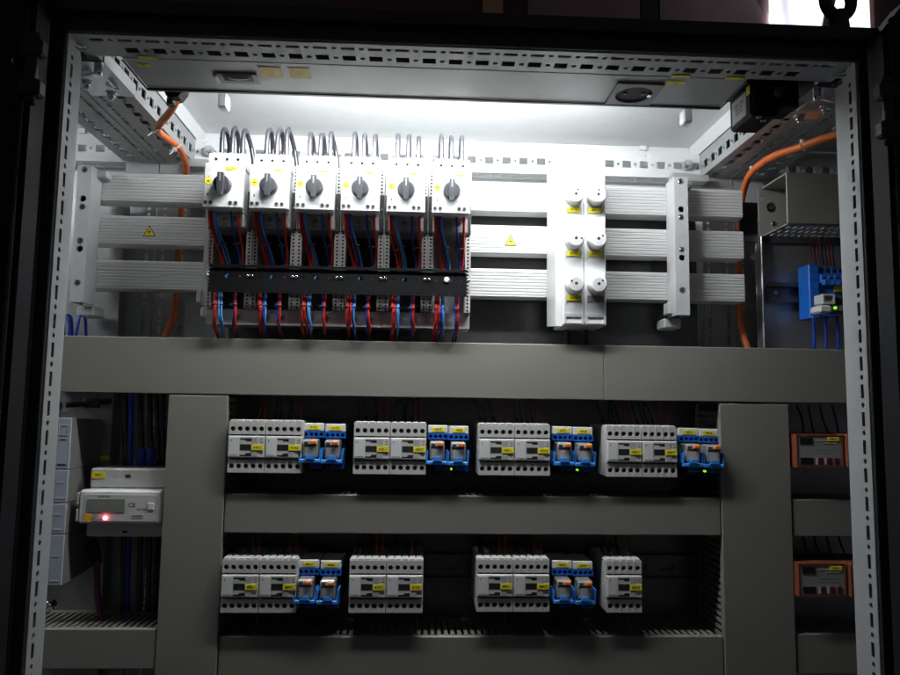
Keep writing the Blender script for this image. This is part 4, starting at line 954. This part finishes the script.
# ---------------------------------------------------------- room behind
YR = 3000
def roomrect(name, x0p, x1p, m_, y=YR, z0=-900, z1=3600, lab=None, kind='structure', cat=None):
    a = at(x0p, 10, y); b_ = at(x1p, 10, y); O = ((a.x+b_.x)/2, y, z0)
    c = MB(O); c.box(a.x, b_.x, y, y+60, z0, z1); o = c.build(name, m_)
    if kind: o['kind'] = kind
    if lab: o['label'] = lab
    if cat: o['category'] = cat
    return o
o = roomrect('wall', -900, 1500, 'brick', YR+120, -1930, 3600)
c = MB((300, 0, -H0)); c.box(-4000, 5000, -3000, 3200, -H0-60, -H0); tag(c.build('floor', 'midg'), kind='structure')
for xa_, xb_, m_, nm, lab in ((874, 1100, 'brick', 'wall_panel', 'dark brown wall panel right of the bright window'), (660, 771, 'panelw', 'wall_panel', 'dull brown wall panel left of the bright window'), (528, 640, 'panelw', 'wall_panel', 'dull brown wall panel between the timber batten and the black column'), (483, 503, 'wood', 'timber_batten', 'pale timber batten on the dark wall above the middle of the cabinet'), (641, 658, 'dark', 'steel_column', 'black upright column on the wall left of the bright window')):
    roomrect(nm, xa_, xb_, m_, YR+40, lab=lab, kind=None, cat=nm.replace('_', ' '))
# window
a = at(772, 10, YR); b_ = at(872, 10, YR); O = (a.x, YR, 0)
t = thing('window', O, 'bright daylight window behind the right end of the cabinet roof', 'window')
c = MB(O); c.box(a.x, b_.x, YR+20, YR+30, 1300, 2500); c.build('pane', 'win', t)
c = MB(O)
for q in (.30,): c.prism([(a.x+(b_.x-a.x)*q, 1300), (a.x+(b_.x-a.x)*q+30, 1300), (a.x+(b_.x-a.x)*q+330, 2500), (a.x+(b_.x-a.x)*q+270, 2500)], YR+5, YR+19, 'y')
c.build('glazing_bar', 'frame_w', t)

# ---------------------------------------------------------- world, output
w = bpy.data.worlds.new('World'); bpy.context.scene.world = w; w.use_nodes = True
bg = w.node_tree.nodes['Background']; bg.inputs['Color'].default_value = (.60, .60, .68, 1); bg.inputs['Strength'].default_value = .045
ld = bpy.data.lights.new('window_daylight', 'AREA'); ld.shape = 'RECTANGLE'; ld.size = 1.2; ld.size_y = 1.2; ld.energy = 45; ld.color = (.85, .85, 1)
lo = bpy.data.objects.new('window_daylight', ld); C.objects.link(lo); lo.location = W((a.x+b_.x)/2, YR-40, 1900)
lo.rotation_euler = Vector((-.25, -1, -.1)).to_track_quat('-Z', 'Y').to_euler()
sc = bpy.context.scene
sc.view_settings.view_transform = 'Standard'; sc.view_settings.look = 'None'; sc.view_settings.exposure = 0; sc.view_settings.gamma = 1
sc.cycles.use_denoising = True; sc.cycles.max_bounces = 8; sc.cycles.diffuse_bounces = 5; sc.cycles.sample_clamp_indirect = 8
